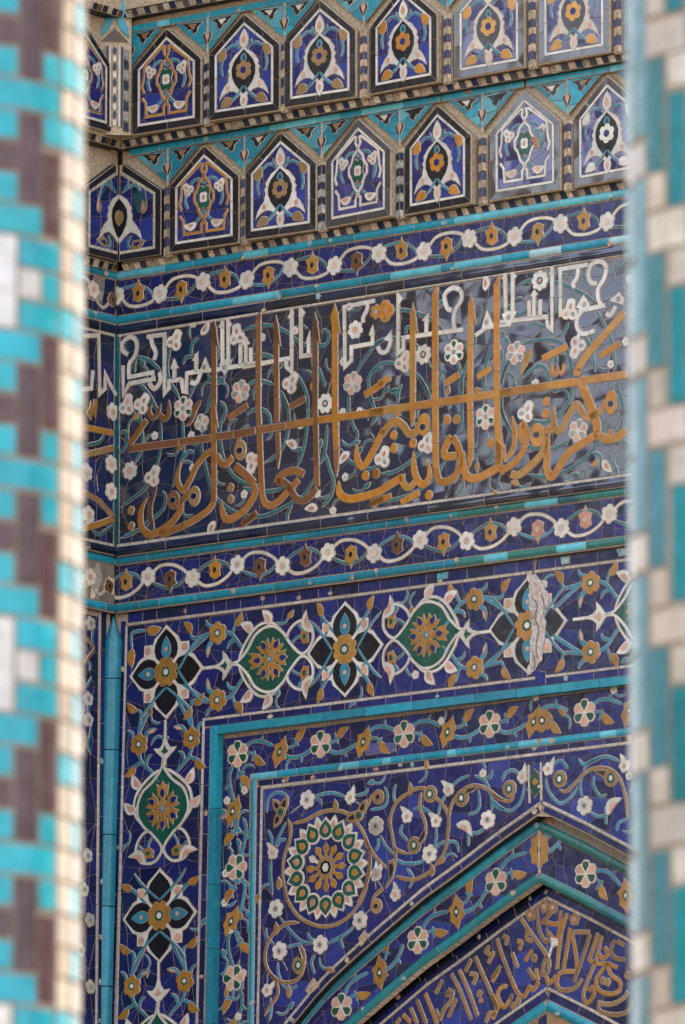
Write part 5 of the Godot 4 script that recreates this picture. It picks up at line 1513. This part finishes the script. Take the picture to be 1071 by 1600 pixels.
func return_wall() -> void:
	var b := frame(38.0)
	# colonnette: a rounded turquoise shaft in four lengths
	var ctr := origin + b.x * (CORNER + 0.012) + b.z * 0.012
	var t := thing("corner_colonnette", "slim turquoise colonnette standing in the corner of the two walls", "colonnette", "", frame(0.0), ctr + Vector3(0, -2.05, 0), Vector2.ZERO)
	org = Vector2.ZERO
	var v := 0.0
	var lens := [0.37, 0.30, 0.27, 0.32, 0.27, 0.245]
	for i in 6:
		var f := Faces.new()
		var k := tone(col.turq2 * 1.1, 0.12)
		var uo := Vector2(rng.randf(), rng.randf())
		var y0 := v + 0.002
		var y1: float = v + lens[i] - 0.002
		var last := i == 5
		for s in 18:
			var a0 := deg_to_rad(-150.0 + 300.0 * s / 18)
			var a1 := deg_to_rad(-150.0 + 300.0 * (s + 1) / 18)
			var n0 := Vector3(sin(a0), 0, cos(a0))
			var n1 := Vector3(sin(a1), 0, cos(a1))
			var r0 := 0.036
			var ox := Vector3(-0.045 * (1.0 - v / 2.05), 0, 0)
			var oy := Vector3(-0.045 * (1.0 - (v + lens[i]) / 2.05), 0, 0)
			var yt := y1 - (0.10 if last else 0.0)
			f.tri(ox + n0 * r0 + Vector3(0, y0, 0), oy + n0 * r0 + Vector3(0, yt, 0), oy + n1 * r0 + Vector3(0, yt, 0), n0, n0, n1, k, uo)
			f.tri(ox + n0 * r0 + Vector3(0, y0, 0), oy + n1 * r0 + Vector3(0, yt, 0), ox + n1 * r0 + Vector3(0, y0, 0), n0, n1, n1, k, uo)
			if last:
				f.tri(oy + n0 * r0 + Vector3(0, yt, 0), oy + Vector3(0, y1, 0), oy + n1 * r0 + Vector3(0, yt, 0), n0, n0, n1, k, uo)
		mesh_node(t, "shaft", [f.arrays()], [mats.glaze])
		v += lens[i]
	# panel beside the colonnette
	t = on_return("side_tilework", "narrow strip of blue tiles with small grey flowers left of the corner colonnette", "tile panel", -0.3, -2.0, 0.0)
	slab(t, "mortar_bed", rect(-2.2, -2.0, -0.02, -0.262), -0.004, 0.15, col.mortar)
	ground(t, rect(-0.62, -1.98, -0.094, -0.29), 0.09, 0.085, 0.0, [col.cobalt, col.cobalt2, col.cobalt2])
	run_of(t, "white_line", PackedVector2Array([Vector2(-0.087, -0.27), Vector2(-0.098, -1.98)]), 0.008, 0.1, 0.4, 0.003, [col.line], 0.0, 0.004, "worn")
	run_of(t, "shade_strip", PackedVector2Array([Vector2(-0.062, -0.27), Vector2(-0.072, -1.98)]), 0.03, 0.1, 0.2, 0.0, [col.cobalt, col.cobalt2])
	for a in [[-183, -372, -139, -395, -120, -417, -151, -450, -182, -483], [-187, -732, -161, -762, -180, -813]]:
		ribbon(t, "scroll", smooth(mm(a)), 0.011, 0.011, 0.0022, col.bronze, 0.0, 0.002)
	for a in [[-124, -315, -130, -370, -123, -410], [-157, -463, -138, -481, -144, -502], [-188, -533, -163, -562, -132, -525], [-175, -653, -200, -693], [-133, -705, -142, -747, -152, -781, -135, -816], [-163, -574, -153, -618, -149, -675]]:
		vine(t, a, 0.010)
	for c in mm([-141, -322, -151, -610, -149, -689]) + mm([-150, -1200, -170, -1330, -135, -1440, -190, -1560, -130, -1690]):
		flower(t, c, 0.026, 5, col.white * 0.8, col.smoke, 0.003)
	# inscription and borders carried round the corner
	t = on_return("side_inscription", "end of the dark blue inscription where it turns left round the corner", "inscription", -0.3, -0.06, 0.035)
	slab(t, "mortar_bed", rect(-2.2, -0.056, -0.036, 0.832), -0.004, 0.2, col.mortar)
	ground(t, rect(-0.62, -0.012, -0.052, 0.781), 0.1, 0.09, 0.0, [col.navy, col.cobalt, col.cobalt2, col.navy2])
	run_of(t, "edge_tile", PackedVector2Array([Vector2(-0.044, -0.05), Vector2(-0.044, 0.82)]), 0.013, 0.08, 0.2, 0.001, [col.turq2 * 0.6, col.teal * 0.8], 0.0, 0.003)
	for q in [[0.809, 0.034], [-0.038, 0.030]]:
		run_of(t, "navy_bar", PackedVector2Array([Vector2(-0.62, q[0]), Vector2(-0.05, q[0])]), q[1], 0.17, 0.3, 0.004, [col.navy, col.navy2], 0.004, 0.008)
	for q in [0.787, -0.018]:
		run_of(t, "white_line", PackedVector2Array([Vector2(-0.62, q), Vector2(-0.05, q)]), 0.010, 0.1, 0.3, 0.002, [col.cream], 0.0, 0.004, "worn")
	for a in [[-236, 754, -145, 772, -137, 549, -105, 575, -105, 633, -89, 609, -40, 559], [-250, 547, -186, 562, -178, 632]]:
		stroke(t, a, 0.015, [col.white, col.cream], false, 0, 0, 0.0032)
	for a in [[-233, 408, -55, 411], [-232, 300, -54, 354], [-231, 162, -134, 140, -49, 89], [-49, 86, -133, 53, -230, 22], [-209, 475, -193, 461, -185, 494, -166, 471, -161, 524]]:
		stroke(t, a, 0.021, [col.bronze, col.ochre], false, 0, 0, 0.004)
	for a in [[-208, 344, -136, 365, -103, 401], [-151, 237, -142, 175], [-181, 28, -133, 14, -52, 62], [-103, 338, -78, 311]]:
		vine(t, a, 0.011, col.teal)
	for c in mm([-67, 291, -212, 238, -66, 186, -59, 492, -198, 78]):
		flower(t, c, 0.034, 6, col.white, col.pink, 0.003)
	for q in [[0.833, 1.034, 0.03, "upper floral border turning the corner beside the left column, partly worn to plaster"], [-0.267, -0.057, 0.02, "lower floral border on the side wall, mostly worn to bare plaster"]]:
		var w: float = q[2]
		t = on_return("side_floral_border", q[3], "tile border", -0.3, q[0], w)
		slab(t, "mortar_bed", rect(-2.2, q[0] - 0.004, -w, q[1] + 0.004), -0.004, 0.2, col.mortar)
		for v_ in [q[0] + 0.015, q[1] - 0.015]:
			run_of(t, "turquoise_tile", PackedVector2Array([Vector2(-0.62, v_), Vector2(-w - 0.004, v_)]), 0.028, 0.09, 0.2, 0.003, [col.turq2, col.turq], 0.004, 0.006)
		ground(t, rect(-0.62, q[0] + 0.034, -w - 0.004, q[1] - 0.034), 0.06, 0.06, 0.0, [col.cobalt2, col.dust, col.cobalt2, col.dust * 0.7] if w > 0.025 else [col.dust, col.plaster, col.dust * 0.6])
		for i in 4:
			var c := Vector2(-0.06 - 0.11 * i, (q[0] + q[1]) * 0.5 + (0.01 if i % 2 else -0.01))
			if i % 2:
				flower(t, c, 0.034, 6, col.cream, col.pink, 0.003)
			else:
				flower(t, c, 0.026, 4, col.umber, col.ink, 0.003)
			ribbon(t, "vine", smooth(PackedVector2Array([c, c + Vector2(-0.055, 0.04 if i % 2 else -0.04), c + Vector2(-0.11, 0)])), 0.01, 0.01, 0.0016, col.cream * 0.8, 0.0, 0.0016)
	# the cornice on the side wall
	for q in [[1.066, 0.05, 1.5, "lower"], [1.528, 0.105, 2.02, "upper"], [2.015, 0.16, 3.2, "topmost"]]:
		t = on_return("side_cornice_tier", q[3] + " plaster tier of the cornice on the side wall left of the corner", "cornice", -0.4, q[0] - 0.03, q[1])
		slab(t, "plaster_bed", rect(-2.2, q[0] - 0.036, -q[1] + 0.01, q[2]), -0.012, 0.2, col.plaster)
		chequers(t, -0.6, -q[1] - 0.01, q[0] - 0.034, q[0] - 0.008, -0.006, [col.brick, col.navy2, col.umber, col.ink], -0.012)
	half_panel()
	var m := Basis(-b.z, Vector3.UP, b.x)
	var back := origin + b.x * CORNER
	t = thing("tile_panel", "dim blue upper-row panel half hidden behind the left column", "tile panel", "house-shaped tile panels of the cornice", m, back + m.x * -0.335 + m.y * 1.54 + m.z * 0.118, Vector2.ZERO)
	cell(t, 0.316, "strap", palette(""))
	t = thing("tile_panel", "house-shaped panel behind the left column in the lower row", "tile panel", "house-shaped tile panels of the cornice", m, back + m.x * -0.44 + m.y * 1.066 + m.z * 0.062, Vector2.ZERO)
	cell(t, 0.316, "strap", palette("gold"))
	pilaster()


func half_panel() -> void:
	var b := frame(38.0)
	for s in [1, -1]:
		var f := b if s > 0 else Basis(-b.z, Vector3.UP, b.x)
		var at := origin + b.x * (CORNER + 0.064) + b.z * 0.064 + Vector3(0, 1.066, 0)
		var t := thing("half_panel", "half of the folded white-drop corner panel, " + ("on the long wall" if s > 0 else "beside the left column"), "tile panel", "", f, at, Vector2.ZERO)
		var h := [0, 0, 205, 0, 205, 250, 20, 372, 0, 372]
		var g := [6, 26, 178, 26, 178, 242, 16, 344, 6, 344]
		var i := [6, 37, 168, 37, 168, 236, 14, 330, 6, 330]
		slab(t, "plaster_bed", mm(flip(h, s)), -0.004, 0.04, col.plaster)
		var o := mm(flip([6, 2, 203, 2, 203, 248, 20, 370, 6, 370], s))
		var gi := mm(flip(g, s))
		var gw := mm(flip(i, s))
		for k in 4:
			if k == 3:
				continue
			piece(t, "border_tile", PackedVector2Array([o[k], o[k + 1], gi[k + 1], gi[k]]), 0.0, col.ink * 1.4, 0.004, 0.001)
			piece(t, "white_line", PackedVector2Array([gi[k], gi[k + 1], gw[k + 1], gw[k]]), 0.0012, col.cream, 0.004, 0.001, "worn")
		var reg := gw.duplicate()
		ground(t, reg, 0.08, 0.075, 0.0, [col.cobalt, col.cobalt2, col.cobalt, col.royal])
		var d := piece(t, "white_drop", mm(flip([4, 254, 18, 246, 40, 230, 52, 210, 62, 196, 58, 184, 66, 168, 62, 150, 84, 128, 104, 98, 112, 72, 86, 96, 58, 106, 30, 92, 4, 70], s)), 0.0026, col.white, 0.0026)
		piece(d, "dark_heart", mm(flip([4, 242, 24, 222, 42, 196, 46, 166, 40, 136, 22, 104, 4, 86], s)), 0.0036, col.ink, 0.001, 0.001)
		piece(d, "gold_heart", mm(flip([4, 196, 20, 186, 26, 166, 18, 146, 4, 136], s)), 0.0044, col.bronze, 0.001, 0.001)
		vine(t, flip([16, 262, 40, 286, 46, 310], s), 0.009)
		vine(t, flip([20, 268, 80, 286, 110, 240, 118, 190], s), 0.009)
		vine(t, flip([60, 92, 44, 60, 60, 40], s), 0.009)
		bud(t, Vector2(s * 0.118, 0.17), 90, 0.05, col.bronze, col.rose, 0.0026)
		bud(t, Vector2(s * 0.062, 0.052), 10 if s > 0 else 170, 0.066, col.bronze, col.cobalt, 0.0026)
		if s > 0:
			piece(t, "pale_patch", mm([70, 250, 128, 262, 140, 190, 92, 176, 76, 210]), 0.0018, col.teal * 0.6, 0.002, 0.001, "worn")


func pilaster() -> void:
	var f := frame(-7.0)
	var t := thing("corner_pilaster", "slender chequered pilaster with a turquoise cross at its head in the upper corner", "pilaster", "", f, Vector3(-0.8597, 8.86, -31.939), Vector2.ZERO)
	slab(t, "plaster_bed", rect(-0.064, -0.01, 0.064, 0.62), -0.004, 0.08, col.plaster, "mortar", col.plaster * 0.8)
	for s in [-1, 1]:
		for i in 8:
			piece(t, "brick", PackedVector2Array([Vector2(s * 0.034, i * 0.04 + 0.006), Vector2(s * 0.053, i * 0.04), Vector2(s * 0.053, i * 0.04 + 0.034), Vector2(s * 0.034, i * 0.04 + 0.04)]), 0.004, [col.navy, col.smoke][i % 2], 0.004, 0.001, "worn")
		ribbon(t, "black_line", PackedVector2Array([Vector2(s * 0.027, 0.02), Vector2(s * 0.027, 0.33)]), 0.008, 0.008, 0.003, col.ink, 0.0, 0.004)
		ribbon(t, "white_line", PackedVector2Array([Vector2(s * 0.018, 0.02), Vector2(s * 0.018, 0.33)]), 0.007, 0.007, 0.003, col.cream, 0.0, 0.004)
		bar(t, "turquoise_arm", mm(flip([4, 440, 20, 400, 52, 366, 50, 400, 30, 440, 50, 490, 40, 520, 16, 480], s)), 0.004, 0.008, col.turq)
	for i in 10:
		piece(t, "bead", lobed(Vector2(0, 0.035 + i * 0.031), 0.007, 0.014, 0, 0.0, 0.0, 10), 0.003, [col.cream, col.navy][i % 2], 0.003, 0.001)
	piece(t, "black_blossom", lobed(Vector2(0, 0.515), 0.026, 0.03, 4, 0.3), 0.004, col.ink, 0.004)
	piece(t, "dark_gable", mm([-50, 350, 50, 350, 0, 400]), 0.003, col.umber * 0.5, 0.004)
	chequers(t, -0.05, 0.05, 0.56, 0.60, 0.004, [col.navy2, col.plaster])


# ---------------------------------------------------------------- the two columns in front, out of focus

func curved_brick(t: Node3D, nm: String, R: float, a0: float, a1: float, y0: float, y1: float, k: Color, mat := "glaze") -> void:
	var f := Faces.new()
	var e := Faces.new()
	var kk := tone(k, 0.12)
	var uo := Vector2(rng.randf(), rng.randf())
	var n := maxi(2, ceili((a1 - a0) / 5.0))
	var j := rng.randf_range(-0.0015, 0.0015)
	for i in n:
		var b0 := deg_to_rad(lerpf(a0, a1, float(i) / n))
		var b1 := deg_to_rad(lerpf(a0, a1, float(i + 1) / n))
		var n0 := Vector3(sin(b0), 0, cos(b0))
		var n1 := Vector3(sin(b1), 0, cos(b1))
		var p0 := n0 * (R + j)
		var p1 := n1 * (R + j)
		var up := Vector3(0, y1, 0)
		var dn := Vector3(0, y0, 0)
		f.tri(p0 + dn, p1 + dn, p1 + up, n0, n1, n1, kk, uo)
		f.tri(p0 + dn, p1 + up, p0 + up, n0, n1, n0, kk, uo)
		e.quad(p0 + up, p1 + up, p1 * 0.975 + up, p0 * 0.975 + up, Vector3.UP, col.mortar, uo)
		e.quad(p0 + dn, p1 + dn, p1 * 0.975 + dn, p0 * 0.975 + dn, Vector3.DOWN, col.mortar, uo)
	for b in [a0, a1]:
		var r := deg_to_rad(b)
		var nn := Vector3(sin(r), 0, cos(r))
		var s := Vector3(cos(r), 0, -sin(r)) * (1.0 if b == a1 else -1.0)
		e.quad(nn * (R + j) + Vector3(0, y0, 0), nn * (R + j) + Vector3(0, y1, 0), nn * R * 0.975 + Vector3(0, y1, 0), nn * R * 0.975 + Vector3(0, y0, 0), s, col.mortar, uo)
	mesh_node(t, nm, [f.arrays(), e.arrays()], [mats[mat], mats.mortar])


func core(t: Node3D, R: float, h: float) -> void:
	var m := CylinderMesh.new()
	m.top_radius = R
	m.bottom_radius = R
	m.height = h
	m.radial_segments = 64
	var mi := MeshInstance3D.new()
	mi.name = "brick_core"
	mi.mesh = m
	mi.position.y = h * 0.5
	var cm := StandardMaterial3D.new()
	cm.albedo_color = Color(0.36, 0.28, 0.20).linear_to_srgb()
	cm.roughness = 0.95
	mi.material_override = cm
	t.add_child(mi, true)


func columns() -> void:
	var R := 0.27
	var z := -16.0 * cos(deg_to_rad(TILT))
	var t := thing("left_column", "round column of turquoise, white and aubergine glazed bricks, sunlit along its right edge", "column", "", frame(0.0), Vector3(-0.478 - R, 0, z), Vector2.ZERO)
	core(t, R - 0.006, 6.6)
	var c := 0.0589
	var tq := Color(0.012, 0.350, 0.415)
	var au: Color = col.plum
	var wh: Color = col.chalk
	# one period of twelve courses from the wide turquoise brick down: [first degree, last degree, course, courses, colour]
	var pat := [
		[-10, 58, 0, 1, tq], [22.5, 34.5, 1, 1, tq], [35.5, 46.5, 1, 3, au], [47.5, 58, 1, 1, tq], [47.5, 58, 2.1, 2.8, au], [22.5, 34.5, 2, 1, au], [22.5, 34.5, 3, 1, tq], [22.5, 46.5, 4, 1, tq],
		[22.5, 34.5, 5, 3, wh], [35.5, 58, 5, 1, tq], [35.5, 46.5, 6, 1, wh], [47.5, 58, 6, 1, tq], [35.5, 58, 7, 1, tq], [22.5, 46.5, 8, 1, tq], [47.5, 58, 8, 3, au], [22.5, 34.5, 9, 1, tq], [35.5, 46.5, 9, 3, au], [22.5, 34.5, 10, 1, au], [22.5, 34.5, 11, 1, tq], [47.5, 58, 11, 1, tq]]
	var top := 5.168 + c
	for rep in range(-2, 5):
		var y := top - rep * 12 * c
		for b in pat:
			if b[2] == 0 or b[2] != 0:
				var y1: float = y - b[2] * c
				var y0: float = y1 - b[3] * c + 0.0065
				if y1 < 2.7 or y0 > 6.1:
					continue
				curved_brick(t, "brick", R, b[0] + 0.25, b[1] - 0.25, y0, y1 - rng.randf_range(0.0, 0.002), b[4])
				if b[2] == 0:
					continue
		for k in 12:
			var y1 := y - k * c
			if y1 < 2.7 or y1 > 6.1:
				continue
			var odd := k % 2 == 1
			curved_brick(t, "brick", R, 59.5, 69.2, y1 - c + 0.007, y1, [col.cream_brick, tq, col.brick][(k + rep + 3) % 3 if odd else 0])
			curved_brick(t, "brick", R, 71, 80.5, y1 - c + 0.007, y1, [col.cream_brick, col.aqua * 0.8][k % 2])
			curved_brick(t, "brick", R, 82.5, 93, y1 - c + 0.007, y1, [col.cream_brick, col.brick, col.cream_brick][(k + rep + 3) % 3])
			for q in 5:
				curved_brick(t, "brick", R, -11.5 - 12 * q, -0.5 - 12 * q, y1 - c + 0.007, y1, [tq, au, wh, tq][(k + q * 3) % 4])
			if k > 0:
				curved_brick(t, "brick", R, 0.5, 21.5, y1 - c + 0.007, y1, [tq, au, wh][k % 3])
	t = thing("right_column", "round column of upright teal and pinkish white glazed bricks, in shade", "column", "", frame(0.0), Vector3(0.5265 + R, 0, z), Vector2.ZERO)
	core(t, R - 0.006, 6.6)
	c = 0.0735
	var te := Color(0.010, 0.215, 0.240)
	var pale := Color(0.030, 0.210, 0.255)
	wh = Color(0.56, 0.48, 0.40)
	for rep in range(-3, 9):
		var y := 5.282 - rep * 5 * c          # top of the wide white brick across G2 and G3
		var rows := [
			[-48.2, -26.5, 0, 1, wh], [-36.5, -26.5, 1, 3, te], [-36.5, -26.5, 4, 1, wh],
			[-48.2, -37.5, 1, 3, te * 0.95], [-61.5, -37.5, 4, 1, wh], [-61.5, -49.2, 0, 3, pale], [-61.5, -49.2, 3, 1, wh * 0.9],
			[-72.5, -62.5, 2, 1, wh], [-72.5, -62.5, 3, 4, pale], [-83.5, -73.5, 0, 2, te], [-83.5, -73.5, 2, 1, wh], [-83.5, -73.5, 3, 2, pale], [-93, -84.5, 0, 3, wh * 0.9], [-93, -84.5, 3, 2, te],
			[-25.5, -15.5, 3, 3, te], [-25.5, -15.5, 1, 1, wh], [-25.5, -4.5, 2, 1, wh], [-14.5, -4.5, 3, 4, te], [-3.5, 7.5, 0, 3, te], [-3.5, 7.5, 3, 2, wh]]
		for b in rows:
			var y1: float = y - b[2] * c
			var y0: float = y1 - b[3] * c + 0.008 + rng.randf_range(-0.003, 0.004)
			if y1 < 2.7 or y0 > 6.1:
				continue
			curved_brick(t, "brick", R, b[0] + 0.6 + rng.randf_range(-0.5, 0.5), b[1] - 0.6 + rng.randf_range(-0.6, 0.5), y0, y1 + rng.randf_range(-0.004, 0.003), b[4] * rng.randf_range(0.85, 1.1))
